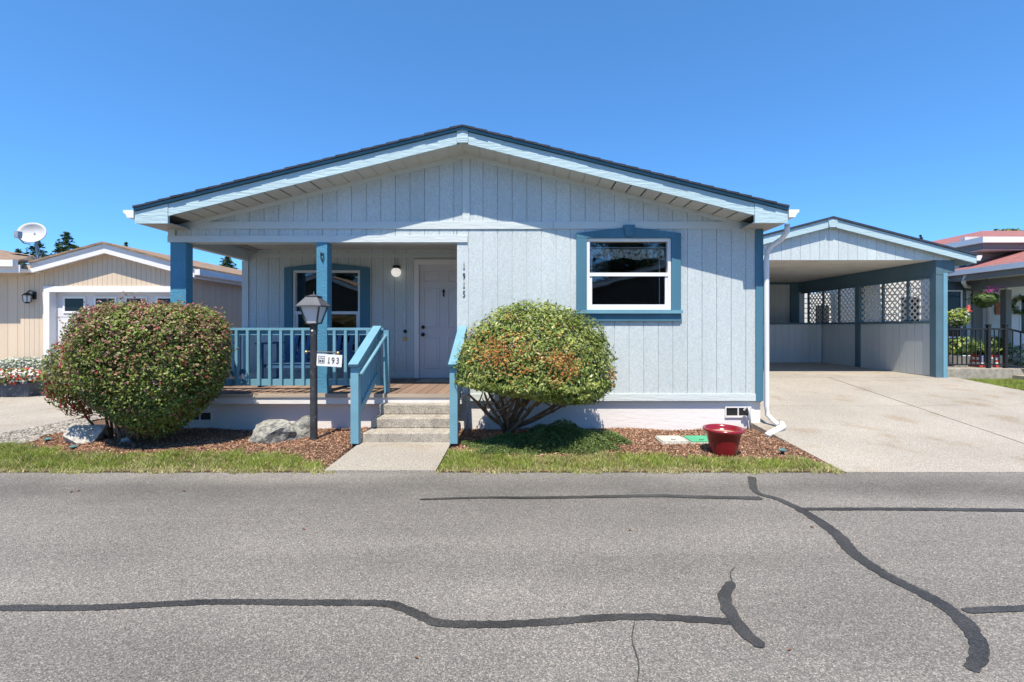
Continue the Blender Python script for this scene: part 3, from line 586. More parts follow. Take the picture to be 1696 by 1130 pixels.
while yb < BACKY-.1: MB().box(HX0+.071, HX0+.108, yb, yb+.038, .60, 1.384).obj('baluster', M['rail'], r); yb += .154
# steps
st = thing('concrete_steps', (-1.39, 5.6, 0), 'three worn concrete steps up to the wooden porch', 'steps')
for i, (ya, zt, xl, xr) in enumerate(((5.60,.135,-1.935,-.862),(5.87,.262,-1.915,-.858),(6.13,.392,-1.89,-.855))):
    MB().box(xl, xr, ya, 6.29, -.05 if i == 0 else (.135,.262)[i-1]+.0005, zt).obj('step', M['step'], st, bevel=.012)
# stair railings
def stair_rail(x, lb, inner):
    t = thing('stair_railing', (x, 5.55, 0), lb, 'railing'); yf, yb_ = 5.53, 6.33; zf, zb_ = .95, 1.385
    MB().box(x-.048, x+.048, yf-.045, yf+.045, .03, zf).obj('newel_post', M['rail'], t, bevel=.004)
    MB().box(x-.03, x+.03, yf-.03, yf+.03, -.03, .03).obj('post_foot', M['black'], t)
    a, b = Vector((x, yf-.09, zf+.0)), Vector((x, yb_+.04, zb_+.045)); d = (b-a)
    MB().bar(a+Vector((0,0,.02)), b+Vector((0,0,.0)), .115, .036).obj('cap_rail', M['rail'], t)
    MB().bar(Vector((x, yf+.045, zf-.065)), Vector((x, yb_, zb_-.04)), .036, .09).obj('top_rail', M['rail'], t)
    MB().bar(Vector((x, yf+.045, .36)), Vector((x, yb_, .76)), .036, .09).obj('bottom_rail', M['rail'], t)
    for i in range(6):
        yy = yf+.12+i*.122; u = (yy-yf)/(yb_-yf); MB().box(x-inner*.018-.0185, x-inner*.018+.0185, yy, yy+.037, .34+.4*u, zf-.06+.43*u).obj('baluster', M['rail'], t)
    return t
tl = stair_rail(-1.985, 'blue stair railing with round handrail left of the steps', 1)
hr = MB().tube([(-1.90,5.47,.865),(-1.865,6.42,1.34)], .022, 10).obj('handrail', M['rail'], tl, True)
for u in (.15, .8): p = Vector((-1.90,5.47,.865)).lerp(Vector((-1.865,6.42,1.34)), u); MB().bar(p+Vector((0,0,-.01)), p+Vector((-.085,0,-.03)), .02, .02).obj('handrail_bracket', M['rail'], tl)
stair_rail(-.80, 'blue stair railing right of the steps beside the domed bush', -1)
for xq in (-1.80, -.71): tag(MB().tube([(xq-.02,6.20,-.02),(xq,6.26,.40)], .012, 8).lathe((xq-.02,6.20,-.03), [(0,0),(.02,0),(.02,.03),(0,.03)], 8).obj('support_pipe', M['grey_metal']), 'thin grey pipe standing by the skirting '+('left' if xq < -1 else 'right')+' of the concrete steps', 'pipe')
tag(MB().box(-1.72, -1.10, 7.55, 7.98, .518, .53).box(-1.66,-1.16,7.60,7.93,.53,.536).obj('door_mat', M['mat']), 'beige mat on the porch deck before the front door', 'mat')
# porch bench
bn = thing('porch_bench', (-3.35, 7.35, .515), 'dark blue slatted wooden glider bench on the shaded porch', 'bench')
bx0, bx1 = -4.02, -2.62; by = 7.3
MB().box(bx0+.12, bx1-.12, by-.25, by-.2, .80, .86).box(bx0+.12, bx1-.12, by+.2, by+.25, .80, .86).obj('seat_frame', M['seat'], bn)
for i in range(6): MB().box(bx0+.12, bx1-.12, by-.26+i*.088, by-.19+i*.088, .862, .88).obj('seat_slat', M['seat'], bn)
for i in range(11):
    xs_ = bx0+.18+i*.102; MB().bar((xs_, by+.24, .87), (xs_, by+.40, 1.33), .065, .018, (0,1,0)).obj('back_slat', M['seat'], bn)
MB().bar((bx0+.12, by+.43, 1.345), (bx1-.12, by+.43, 1.345), .05, .07).bar((bx0+.12, by+.30, 1.0), (bx1-.12, by+.30, 1.0), .03, .06).obj('back_rail', M['seat'], bn)
for xs_ in (bx0+.04, bx1-.04):
    MB().box(xs_-.05, xs_+.05, by-.34, by+.36, 1.165, 1.19).obj('armrest', M['seat'], bn)
    for yy in (by-.27, by+.27): MB().box(xs_-.03, xs_+.03, yy-.03, yy+.03, .515, 1.165).obj('leg', M['seat'], bn)
    MB().box(xs_-.025, xs_+.025, by-.36, by+.36, .56, .61).box(xs_-.025, xs_+.025, by-.24, by+.24, .80, .85).obj('stretcher', M['seat'], bn)

# ================================================================== GARDEN THINGS
lp = thing('lamp_post', (-2.59, 5.75, 0), 'dark metal lamp post with four sided lantern and 193 sign bar', 'lamp post'); lx, ly = -2.59, 5.75
ZB = at(0,537,ly).z; ZR = at(0,508,ly).z; ZT = at(0,491,ly).z
MB().lathe((lx,ly,-.05), [(.045,0),(.043,.9),(.041,1.38),(.045,1.40),(.045,ZB+.03),(.052,ZB+.05),(.0,ZB+.05)], 18).obj('pole', M['post'], lp, True)
MB().lathe((lx,ly-.04,at(0,548,ly).z), [(0,-.012),(.012,-.008),(.014,0)], 10, 'y').obj('photocell', M['white'], lp)
def frustum(w0, w1, z0, z1): return [(lx-w0,ly-w0,z0),(lx+w0,ly-w0,z0),(lx+w0,ly+w0,z0),(lx-w0,ly+w0,z0),(lx-w1,ly-w1,z1),(lx+w1,ly-w1,z1),(lx+w1,ly+w1,z1),(lx-w1,ly+w1,z1)]
BF = [(0,3,2,1),(4,5,6,7),(0,1,5,4),(1,2,6,5),(2,3,7,6),(3,0,4,7)]
lt = MB().poly(frustum(.155,.155,ZR-.004,ZR+.012), BF).poly(frustum(.15,.07,ZR+.012,ZT-.01), BF).poly(frustum(.075,.08,ZT-.01,ZT+.003), BF).poly(frustum(.06,.02,ZT+.003,ZT+.02), BF).tube([(lx,ly,ZT+.02),(lx,ly,ZT+.06)], [.01,.004], 8).obj('lantern_roof', M['lantern'], lp)
MB().poly(frustum(.06,.112,ZB+.012,ZR-.004), BF).obj('lantern_glass', M['frost'], lp)
m = MB()
for sx in (-1, 1):
    for sy in (-1, 1): m.bar((lx+sx*.066, ly+sy*.066, ZB+.01), (lx+sx*.12, ly+sy*.12, ZR-.003), .016, .016)
m.poly(frustum(.072,.072,ZB,ZB+.014), BF).obj('lantern_frame', M['post'], lp)
zc = at(0,583,ly).z
MB().tube([(lx-.09,ly-.0,zc+.005),(lx+.30,ly-.0,zc-.008)], .009, 8).obj('sign_bar', M['lantern'], lp)
for xq in (-.095, .305): MB().lathe((lx+xq,ly,zc-.002-.012*(xq>0)), [(.001,-.02),(.015,-.014),(.02,0),(.015,.014),(.001,.02)], 12).obj('bar_finial', M['brass'], lp, True)
sg = thing('number_sign', (lx+.2, ly-.01, zc-.17), 'white hanging sign reading 193 on the lamp post', 'sign')
a = math.radians(-3.5); ca, sa = math.cos(a), math.sin(a); sx0, sz0 = lx+.047, zc-.022
def sp(u, v): return (sx0+u*ca-v*sa, sz0+u*sa+v*ca)
MB().front([sp(0,-.15), sp(.315,-.15), sp(.315,0), sp(0,0)], ly-.012, .012).obj('board', M['white'], sg)
for u in (.05, .27): p = sp(u, 0); MB().box(p[0]-.004, p[0]+.004, ly-.009, ly-.003, p[1]-.005, p[1]+.02).obj('hanger', M['lantern'], sg)
m = MB(); t_ = .005
for q in ([(.02,-.115),(.10,-.115),(.10,-.11),(.02,-.11)], [(.02,-.03),(.10,-.03),(.10,-.025),(.02,-.025)], [(.02,-.11),(.025,-.11),(.025,-.03),(.02,-.03)], [(.095,-.11),(.10,-.11),(.10,-.03),(.095,-.03)],
          [(.027,-.062),(.055,-.04),(.07,-.052),(.08,-.044),(.093,-.062),(.08,-.055),(.07,-.062),(.055,-.05)], [(.032,-.1),(.055,-.1),(.055,-.072),(.032,-.072)], [(.062,-.1),(.088,-.1),(.088,-.085),(.062,-.085)], [(.062,-.08),(.088,-.08),(.088,-.072),(.062,-.072)]):
    m.front([sp(*c_) for c_ in q], ly-.0145, .002)
m.obj('emblem', M['lantern'], sg)
for ch, u in (('1',.152),('9',.205),('3',.263)): p = sp(u, -.11); digit(sg, ch, p[0], p[1], .08, ly-.0145, M['ink'], rot=a, ext=.0015, wx=.75)

def rock(name, c, r, seed, mat, lb, ang=0):
    import bmesh
    bm = bmesh.new(); bmesh.ops.create_icosphere(bm, subdivisions=4, radius=1); R_ = random.Random(seed)
    pl_ = [(Vector((R_.gauss(0,1), R_.gauss(0,1), R_.gauss(.2,.8))).normalized(), R_.uniform(.55,.85)) for _ in range(12)]
    from mathutils import noise as mn
    for v_ in bm.verts:
        p = v_.co.copy()
        for n_, d in pl_:
            e_ = p.dot(n_)-d
            if e_ > 0: p -= n_*e_*.98
        p += p.normalized()*(mn.fractal(p*2.6+Vector((seed,0,0)), .8, 2, 6)*.07)
        v_.co = (p.x*r[0], p.y*r[1], p.z*r[2])
    bmesh.ops.rotate(bm, verts=bm.verts, cent=(0,0,0), matrix=Matrix.Rotation(ang, 3, 'Y'))
    me = bpy.data.meshes.new(name); bm.to_mesh(me); bm.free(); me.materials.append(mat)
    o = link(bpy.data.objects.new(name, me)); o.location = c; return tag(o, lb, 'rock')
rock('boulder', (-3.10,5.88,.05), (.39,.25,.24), 5, M['rock'], 'grey boulder in mulch left of the lamp post', .1)
rock('boulder', (-2.84,5.98,.12), (.19,.15,.17), 9, M['rock'], 'small grey rock touching the right end of the boulder by the lamp post')
rock('boulder', (-5.42,5.72,.06), (.31,.2,.20), 14, M['rock2'], 'pale pointed boulder in mulch near the gravel strip', -.35)
rock('boulder', (-4.80,5.60,.02), (.09,.07,.07), 3, M['rock'], 'small dark stone in the shade under the large left bush')
def stake(p, lb):
    t = thing('garden_light', p, lb, 'garden light', 'low garden lights'); MB().lathe(p, [(.018,-.02),(.018,.045),(.03,.05),(.0,.05)], 12).obj('stem', M['black'], t); MB().lathe(p, [(.0,.052),(.040,.052),(.042,.062),(.022,.068),(.018,.076),(.0,.078)], 18).obj('cap', M['teal'], t)
stake(gnd(79,735,-.01), 'low teal garden light on the gravel edge at the far left')
stake(gnd(122,748,-.02), 'low dark garden light in mulch in front of the pale boulder')
stake(gnd(1296,754,-.02), 'low teal garden light in mulch near the driveway edge')
pc = Vector((2.31, 5.22, -.02)); pt = thing('flower_pot', pc, 'empty glazed red flower pot standing on the mulch', 'pot')
ps_ = .93
MB().lathe(pc, [(a_*ps_, b_*ps_) for a_, b_ in [(.0,0),(.140,0),(.146,.012),(.165,.10),(.188,.20),(.203,.27),(.212,.285),(.235,.293),(.242,.305),(.238,.322),(.222,.328),(.206,.322),(.195,.30),(.185,.25),(.0,.25)]], 48).obj('bowl', M['pot'], pt, True)
MB().lathe(pc, [(.0,.256),(.11,.253),(.177,.243)], 24).obj('soil', M['potsoil'], pt)
for px_, lb, mt, w in ((1112,'pale grey utility box lid set in the mulch','grey_lid',.155),(1158,'green utility box lid beside the red pot','green_lid',.15)):
    p = gnd(px_, 731, 0); t = thing('utility_box', p, lb, 'box'); MB().box(p.x-w-.01,p.x+w+.01,p.y-.16,p.y+.16,-.06,.022).obj('body', M['grey_lid'], t, bevel=.01)
    MB().box(p.x-w,p.x+w,p.y-.15,p.y+.15,.0225,.038).obj('lid', M[mt], t, bevel=.008)
    MB().box(p.x-.03,p.x+.03,p.y-.09,p.y-.07,.0385,.041).obj('lid_slot', M['black'], t)

# ---- shrubs
def crown(c, rx, ry, hu, hl, pw, n, shell, seed, lump=.07, f1=17, pz=None):
    """points in the outer shell of a lumpy superellipsoid, and outward normals"""
    g = np.random.default_rng(seed); out = []; c = np.array(c); K = g.normal(size=(14, 3)); K /= np.linalg.norm(K, axis=1, keepdims=True); A = g.uniform(-1, 1, 14)
    tot = 0; pz = pz or pw
    while tot < n:
        q = g.uniform(-1.15, 1.15, (n*4, 3)); h = np.where(q[:,2] > 0, 1, 1)
        rho = np.hypot(q[:,0], q[:,1]); d = (rho**pw+np.abs(q[:,2])**pw)**(1/pw)
        u = q/np.linalg.norm(q, axis=1, keepdims=True); bump = sum(a*np.exp(-8*(1-u@k)) for a, k in zip(A, K))*lump+.03*np.sin(q[:,0]*19+seed)*np.sin(q[:,1]*17)*np.sin(q[:,2]*18)
        d = d/(1+bump); pr = np.where(d > shell, 1, .3*(d/shell)**3)
        k = (d < 1+g.normal(0, .02, len(d))) & (g.random(len(d)) < pr); q, d, rho = q[k], d[k], rho[k]
        nr = np.stack([q[:,0]*rho**(pw-2), q[:,1]*rho**(pw-2), np.sign(q[:,2])*np.abs(q[:,2])**(pw-1)], 1)+1e-4
        cn = np.sin(q[:,0]*f1+3*np.sin(q[:,2]*f1*.6)+seed)+np.sin(q[:,1]*f1*1.1+2*np.sin(q[:,0]*f1*.5))+np.sin(q[:,2]*f1*1.05+2.5*np.sin(q[:,1]*f1*.7))
        kk = (cn > -1.1) | (d < .88) | (g.random(len(d)) < .25); q, nr, d = q[kk], nr[kk], d[kk]
        out.append((q, nr, d)); tot += len(q)
    q = np.concatenate([o[0] for o in out])[:n]; nr = np.concatenate([o[1] for o in out])[:n]; d = np.concatenate([o[2] for o in out])[:n]
    sc = np.stack([np.full(len(q), rx), np.full(len(q), ry), np.where(q[:,2] > 0, hu, hl)], 1)
    return c+q*sc, nr/sc, d
def stems(t, base, tips, r0, mat, seed=0, name='stem', bend=.1):
    R_ = random.Random(seed)
    for b_, e in tips:
        a = Vector(base)+Vector(b_); e = Vector(e); m1 = a.lerp(e, .35)+Vector((R_.uniform(-bend,bend), R_.uniform(-bend,bend), .02)); m2 = a.lerp(e, .7)+Vector((R_.uniform(-bend,bend), R_.uniform(-bend,bend), .04))
        m = MB().tube([a, a.lerp(m1,.5)+Vector((R_.uniform(-.02,.02),0,0)), m1, m2, e], [r0, r0*.85, r0*.7, r0*.5, r0*.25], 7)
        for k in range(2):
            s_ = m1.lerp(e, .2+.35*k); d_ = (e-a)*.4; d_ = Vector((d_.x*.6+R_.uniform(-.25,.25), d_.y+R_.uniform(-.25,.25), d_.z*.8)); m.tube([s_, s_+d_*.5+Vector((0,0,.02)), s_+d_], [r0*.45, r0*.3, r0*.15], 5)
        m.obj(name, mat, t, True)
# large clipped bush on the left
bc = (-4.44, 5.60, .92); bt = thing('clipped_bush', (-4.62,5.68,0), 'large clipped round bush with small green and bronze leaves left of the porch', 'bush')
n = 80000; P, N, d = crown(bc, .85, .70, .79, .82, 3.8, n, .80, 21, .10, 13)
low = np.clip((bc[2]-P[:,2])/.80, 0, 1); P[:,:2] = np.array(bc[:2])+(P[:,:2]-np.array(bc[:2]))*(1-.66*low**1.45)[:,None]   # narrows to its stems
P[:,2] = np.maximum(P[:,2], .06)
thin = rng.random(n) < (1-.95*low**1.15); P, N, d = P[thin], N[thin], d[thin]; n = len(P)
N = N/np.linalg.norm(N, axis=1, keepdims=True)+rng.normal(0, .65, (n,3))+np.array([0,-.1,.35])
bz = np.clip((P[:,2]-.7)/1.0, 0, 1); cl = .5+.5*np.sin(P[:,0]*7+np.sin(P[:,2]*9))*np.sin(P[:,2]*8+P[:,0]*3)
mi = np.where(rng.random(n) < (.10+.46*bz)*(.35+.9*cl)*(d > .86), 1, 0); mi[(rng.random(n) < .012)] = 2
V, F = leaves(P, N, rng.uniform(.024,.050,n), rng.uniform(.015,.028,n), .2); npmesh('foliage', V, F, [M['box_g'], M['box_r'], M['pink']], mi, bt)
stems(bt, (-4.68,5.70,-.02), [((random.uniform(-.22,.25), random.uniform(-.1,.1), 0), (-4.6+math.cos(a_)*.62, 5.6+math.sin(a_)*.4, random.uniform(.7,1.1))) for a_ in [i*.45 for i in range(14)]], .024, M['bark'], 3)
sh = rng.choice(len(P), 260, replace=False); sd = (P[sh]-np.array(bc)); sd /= np.linalg.norm(sd, axis=1, keepdims=True); sd[:,2] = np.abs(sd[:,2])+.2; Pl = []
for b_, d_ in zip(P[sh], sd):                       # stray shoots
    if b_[2] > .55: Pl.append(b_+d_*np.linspace(.02, rng.uniform(.05,.13), 9)[:,None]+rng.normal(0,.009,(9,3)))
Pl = np.concatenate(Pl); n = len(Pl); V, F = leaves(Pl, rng.normal(0,.6,(n,3))+np.array([0,-.3,.7]), rng.uniform(.022,.042,n), rng.uniform(.013,.024,n), .2); npmesh('stray_shoots', V, F, [M['box_r'], M['box_g'], M['pink']], rng.choice(3, n, p=[.55,.38,.07]), bt)
# leafy shrub with red tips
pt2 = thing('red_tipped_shrub', (-5.45,5.85,0), 'leafy shrub with drooping long leaves and red tips beside the gravel', 'bush')
n = 5200; P, N, d = crown((-5.30,5.72,.80), .50, .45, .58, .50, 2.2, n, .6, 33, .16)
N = N/np.linalg.norm(N, axis=1, keepdims=True)+rng.normal(0,.5,(n,3)); sp_ = rng.normal(0,.7,(n,3))+np.array([0,0,-.7])
mi = np.where((rng.random(n) < .25*(.6+np.sin(P[:,0]*11+P[:,2]*9))) , 1, 0)
V, F = leaves(P, N, rng.uniform(.05,.10,n), rng.uniform(.016,.028,n), .2, sp_); npmesh('foliage', V, F, [M['pieris'], M['pink']], mi, pt2)
stems(pt2, (-5.25,5.85,0), [((0,0,0),(-5.6,5.75,.8)),((.05,0,0),(-5.3,5.8,1.0)),((.0,.05,0),(-5.45,6.0,.9))], .018, M['twig'], 4)
# domed rhododendron
rc = (.175, 5.60, .80); rt = thing('rhododendron_bush', (-.18,5.9,0), 'domed rhododendron bush with orange spent blooms on bare branching stems', 'bush')
n = 36000; P, N, d = crown(rc, .97, .72, .85, .34, 2.25, n, .80, 55, .11, 15)
lo_ = P[:,2] < rc[2]; P[lo_,2] = rc[2]+(P[lo_,2]-rc[2])*np.interp(P[lo_,0], [-.8,.1,.9], [.30,.62,1.1])   # the skirt of the dome hangs lower on its right
N = N/np.linalg.norm(N, axis=1, keepdims=True)+rng.normal(0,.5,(n,3))+np.array([0,-.1,.3]); mi = np.where(rng.random(n) < .3+.25*np.sin(P[:,0]*9+2*np.sin(P[:,2]*11)), 1, 0)
V, F = leaves(P, N, rng.uniform(.045,.076,n), rng.uniform(.016,.025,n), .22); npmesh('foliage', V, F, [M['rhodo'], M['rhodo2']], mi, rt)
# spent bloom clusters where the photo shows them
PB = []
for (px_, py_, sx_, sz_, cnt) in ((828,575,.16,.08,520),(812,592,.12,.06,260),(932,598,.10,.08,420),(948,612,.06,.06,160),(872,612,.07,.03,80),(850,527,.07,.03,90),(905,592,.05,.03,60),(920,632,.05,.04,110),(925,560,.03,.03,20),(1015,622,.03,.04,70),(868,555,.05,.02,40),(800,560,.12,.1,150),(880,590,.25,.12,160),(840,620,.12,.06,70),(910,545,.15,.05,60)):
    q = at(px_, py_, 5.0); ux, uz = (q.x-rc[0]), (q.z-rc[2])
    for _ in range(int(cnt*.55)):
        x_ = ux+rng.normal(0, sx_*.95); z_ = uz+rng.normal(0, sz_*1.05); hh = .93 if z_ > 0 else .36
        # bring along the line of sight onto the dome's surface
        for y_ in np.linspace(4.85, 5.6, 60):
            X_ = (px_-862)/760*y_+(x_-ux)*y_/5.0; Z_ = EYE-(py_-543)/760*y_+(z_-uz)*y_/5.0; hh = .85 if Z_ > rc[2] else .34
            if (((X_-rc[0])/.97)**2+((y_-rc[1])/.72)**2)**(2.25/2)+abs((Z_-rc[2])/hh)**2.25 < 1.03: PB.append((X_, y_-.012, Z_)); break
PB = np.array(PB); n = len(PB); V, F = leaves(PB, rng.normal(0,1,(n,3))+np.array([0,-.8,.3]), rng.uniform(.018,.04,n), rng.uniform(.01,.02,n), .2); npmesh('spent_blooms', V, F, [M['rust']], None, rt)
b0 = Vector((-.18,5.88,-.03))
rt_ = MB().tube([b0, b0+Vector((.02,-.01,.14)), b0+Vector((.06,-.03,.25))], [.075,.062,.055], 9).obj('trunk', M['bark'], rt, True)
R_ = random.Random(12)
for i, (ex, ey, ez, r_) in enumerate([(-.62,5.5,.62,.024),(-.42,5.35,.66,.022),(-.25,5.55,.72,.028),(-.08,5.4,.70,.024),(.10,5.6,.74,.03),(.32,5.45,.62,.026),(.62,5.55,.56,.024),(.25,5.8,.7,.024),(-.45,5.8,.7,.022),(.8,5.6,.55,.016)]):
    s_ = b0+Vector((R_.uniform(-.02,.06), R_.uniform(-.04,.02), R_.uniform(.08,.22))); e = Vector((ex,ey,ez)); h1 = s_.lerp(e,.4)+Vector((R_.uniform(-.04,.04),0,-.03)); h2 = s_.lerp(e,.72)+Vector((R_.uniform(-.04,.04),0,.02))
    m = MB().tube([s_, s_.lerp(h1,.5)+Vector((0,0,-.01)), h1, h2, e], [r_*1.25, r_*1.1, r_, r_*.8, r_*.5], 8)
    for k in range(3):
        p = h1.lerp(e,.25*k+.1); q = p+Vector((R_.uniform(-.25,.25), R_.uniform(-.2,.1), R_.uniform(.12,.25))); m.tube([p, p.lerp(q,.5)+Vector((0,0,-.02)), q], [r_*.55, r_*.4, r_*.25], 6)
    m.obj('branch', M['bark'], rt, True)
# low mat under the dome
gc = thing('ground_cover_plant', (.35,5.55,0), 'low dark green ground cover spreading under the domed bush', 'plant')
n = 30000; a_ = rng.uniform(0,6.283,n); rr = np.sqrt(rng.random(n)); ed = 1+.13*np.sin(a_*5)+.08*np.sin(a_*11+2)
X = .30+rr*np.cos(a_)*.98*ed; Y = 5.52+rr*np.sin(a_)*.36*ed; top = (.10+.13*np.clip((X+.05)/.3, 0, 1))*(1-rr**2.4)*(1+.35*np.sin(X*9)*np.sin(Y*11))+.02; keep = ~((X < -.72))
Z = hzv(X,Y)+top*rng.random(n)**.35; P = np.stack([X,Y,Z],1)[keep]; n = len(P)
V, F = leaves(P, rng.normal(0,.7,(n,3))+np.array([0,-.3,1]), rng.uniform(.018,.035,n), rng.uniform(.008,.013,n), .2); npmesh('foliage', V, F, [M['cover'], M['leafg']], (rng.random(n) < .2).astype(int), gc)
# fallen leaves on the road
for i, (px_, py_) in enumerate(((305,813),(130,813),(503,876),(1043,878),(1345,873),(1308,1077),(118,815),(690,1090))):
    p = gnd(px_, py_, -.044); a_ = i*1.3; u = Vector((math.cos(a_), math.sin(a_), 0)); w = Vector((-u.y, u.x, 0)); L_ = .011 if py_ > 1000 else .017
    tag(MB().poly([p-u*L_, p-u*L_*.4+w*L_*.45+Vector((0,0,.006)), p+u*L_*.4+w*L_*.35+Vector((0,0,.008)), p+u*L_, p+u*L_*.4-w*L_*.35+Vector((0,0,.006)), p-u*L_*.4-w*L_*.45+Vector((0,0,.008))], [(0,1,2,3),(0,3,4,5)]).obj('fallen_leaf', M['dead']), ('dry leaf on the road below the right part of the large clipped bush','dry leaf near the road edge below the pale pointed boulder','dry leaf mid road straight below the lamp post','dry leaf mid road straight below the right window','dry leaf beside the diagonal crack seal near its upper part','dry leaf right of the short slanted crack seal','dry leaf at the far left road edge, left of its neighbour','dry leaf closest to the viewer, below the long crack seal')[i], 'leaf', 'dry leaves on the road')

# ================================================================== CARPORT
CY = 9.83; cp = thing('carport', (6.46, CY, .36), 'pale blue gabled carport with lattice side beside the driveway', 'carport'); PX = 6.60
def ct(x): return 3.775-.261*abs(x-PX)
for sgn, xe in ((-1, 3.58), (1, 9.64)):
    MB().front([(PX, ct(PX)), (xe, ct(xe)), (xe, ct(xe)-.04), (PX, ct(PX)-.04)], 9.67, 5.4).obj('roof_shingles', M['shingle'], cp)
    MB().front([(PX+sgn*.09, ct(PX+.09)-.045), (xe, ct(xe)-.045), (xe, ct(xe)-.20), (PX+sgn*.09, ct(PX+.09)-.215)], 9.70, .03).obj('rake_fascia', M['fascia'], cp)
    MB().front([(PX, ct(PX)-.042), (xe, ct(xe)-.042), (xe, ct(xe)-.06), (PX, ct(PX)-.06)], 9.732, 5.3).obj('roof_deck', M['soffit'], cp)
    if sgn > 0:
        MB().front([(xe+.005, ct(xe)-.14), (xe+.08, ct(xe)-.14), (xe+.12, ct(xe)-.06), (xe+.12, ct(xe)-.03), (xe+.005, ct(xe)-.03)], 9.7, 5.3).obj('gutter', M['white'], cp)
        MB().box(xe-.02, xe, 9.732, 15, ct(xe)-.2, ct(xe)-.045).obj('eave_fascia', M['fascia'], cp)
MB().front([(PX-.07, ct(PX)-.23), (PX+.07, ct(PX)-.23), (PX+.11, ct(PX)-.05), (PX-.11, ct(PX)-.05)], 9.685, .04).obj('keystone', M['fascia'], cp)
cg = MB().front([(3.5, 2.875), (9.2, 2.875), (9.2, ct(9.2)-.07), (PX, ct(PX)-.07), (3.5, ct(3.5)-.07)], CY, .1).obj('gable_wall', M['carwall'], cp)
siding(cg, grid(3.5, PX, PX), 2.868, lambda x: ct(x)-.07, CY, M['siding']); siding(cg, grid(PX, 9.2, PX), 2.868, lambda x: ct(x)-.07, CY, M['siding'])
MB().box(3.5, 9.2, CY+.1, 14.7, 2.87, 2.89).obj('ceiling', M['ceil'], cp)
BX = 8.90
MB().box(BX, BX+.16, CY-.005, 14.7, 2.56, 2.868).obj('beam', M['carbeam'], cp)
MB().box(BX+.165, 9.3, CY-.002, CY+.14, 2.60, 2.864).obj('beam_end', M['carbeam'], cp)
for yy, lbx in ((CY, 0), (12.06, 1)): MB().box(BX, BX+.15, yy, yy+.15, .30, 2.56).obj('post', M['carbeam'], cp)
MB().box(BX+.152, BX+.24, CY-.012, CY+.10, .30, 2.595).obj('lit_post_face', M['rail'], cp)  # sunlit face of the front post, its light put into a paler paint
hw = MB().box(BX+.04, BX+.10, CY+.15, 14.6, .33, 1.52).obj('half_wall', M['carwall'], cp)
yy = CY+.16
while yy < 14.55:
    y2 = min(yy+.2032, 14.6)
    if not (yy < 12.21 and y2 > 12.06): MB().box(BX+.024, BX+.039, yy+.004, y2-.004, .375, 1.515).obj('siding_board', M['carwall'], hw)
    yy += .2032
MB().box(BX-.0, BX+.15, CY+.151, 12.058, 1.52, 1.57).box(BX, BX+.15, 12.212, 14.6, 1.52, 1.57).obj('wall_cap', M['carbeam'], cp)
MB().box(BX+.02, BX+.12, CY+.151, 12.058, 2.50, 2.559).box(BX+.02, BX+.12, 12.212, 14.6, 2.50, 2.559).obj('lattice_header', M['carbeam'], cp)
lys = [(9.985,10.58),(10.62,11.31),(11.35,12.055),(12.215,12.87),(12.91,13.55),(13.59,14.25)]
for (a, b) in lys:
    m = MB(); sp2 = .15; z0_, z1_ = 1.572, 2.498; H = z1_-z0_
    for dirn, xo in ((1, 0), (-1, .009)):
        c0 = a-H
        while c0 < b:
            # slat along (y,z) diagonal clipped to the panel
            ya, za, yb2, zb2 = (c0, z0_, c0+H, z1_) if dirn > 0 else (c0+H, z0_, c0, z1_)
            pts = []
            t0, t1 = 0, 1; dyy = yb2-ya
            for lim, s_ in ((a+.008, 1), (b-.008, -1)):
                tt = (lim-ya)/dyy
                if s_*dyy > 0: t0 = max(t0, tt)
                else: t1 = min(t1, tt)
            if t1-t0 > .03: m.bar((BX+.055+xo, ya+dyy*t0, z0_+H*t0), (BX+.055+xo, ya+dyy*t1, z0_+H*t1), .03, .008, (1,0,0))
            c0 += sp2
    m.obj('lattice_panel', M['lattice'], cp)
    MB().box(BX+.03, BX+.09, b+.002, b+.036, 1.572, 2.498).obj('lattice_stile', M['carbeam'], cp)
bh = MB().box(3.5, BX-.002, 13.56, 13.64, .33, 1.52).obj('back_half_wall', M['carwall'], cp); siding(bh, grid(3.5, BX-.01, 0), .39, 1.515, 13.56, M['carwall'])
MB().box(3.5, BX-.003, 13.5, 13.68, 1.522, 1.572).obj('wall_cap', M['carbeam'], cp)
bw2 = MB().box(3.5, BX+.2, 14.7, 14.8, .3, 2.868).obj('back_wall', M['carwall'], cp); siding(bw2, grid(3.5, 8.62, 0), .45, 2.80, 14.7, M['carwall'])
MB().box(3.5, 8.89, 14.62, 14.70, 2.80, 2.868).box(8.62, 8.89, 14.63, 14.70, .4, 2.80).obj('back_frame', M['carbeam'], cp)

# ================================================================== LEFT NEIGHBOUR
NY = 9.6; ng = thing('neighbour_garage_house', (-8.7, NY, .05), 'tan neighbouring house with white trimmed garage gable', 'house')
GX = -8.53; gx0, gx1 = -10.45, -6.88; s9 = 760/NY
def X9(px): return (px-862)/s9
def Z9(py): return EYE-(py-543)/s9
def nt_(x): return Z9(404)-.055-.27*abs(x-GX)
ddx0, ddx1, ddz = X9(84), X9(84)+2.74, Z9(484)
nw = MB().box(gx0, ddx0-.015, NY, NY+.12, -.1, 2.36).box(ddx1+.015, gx1, NY, NY+.12, -.1, 2.36).front([(gx0+.003, ddz+.015), (gx1-.003, ddz+.015), (gx1-.003, nt_(gx1)-.12), (GX, nt_(GX)-.12), (gx0+.003, nt_(gx0)-.12)], NY+.001, .118).obj('garage_wall', M['tan'], ng)
g4 = .1016
siding(nw, grid(gx0, ddx0-.12, 0, g4), .06, lambda x: nt_(x)-.13, NY, M['tan'], gap=.005, th=.010)
siding(nw, grid(ddx0-.12, ddx1+.12, 0, g4), ddz+.12, lambda x: nt_(x)-.13, NY, M['tan'], gap=.005, th=.010)
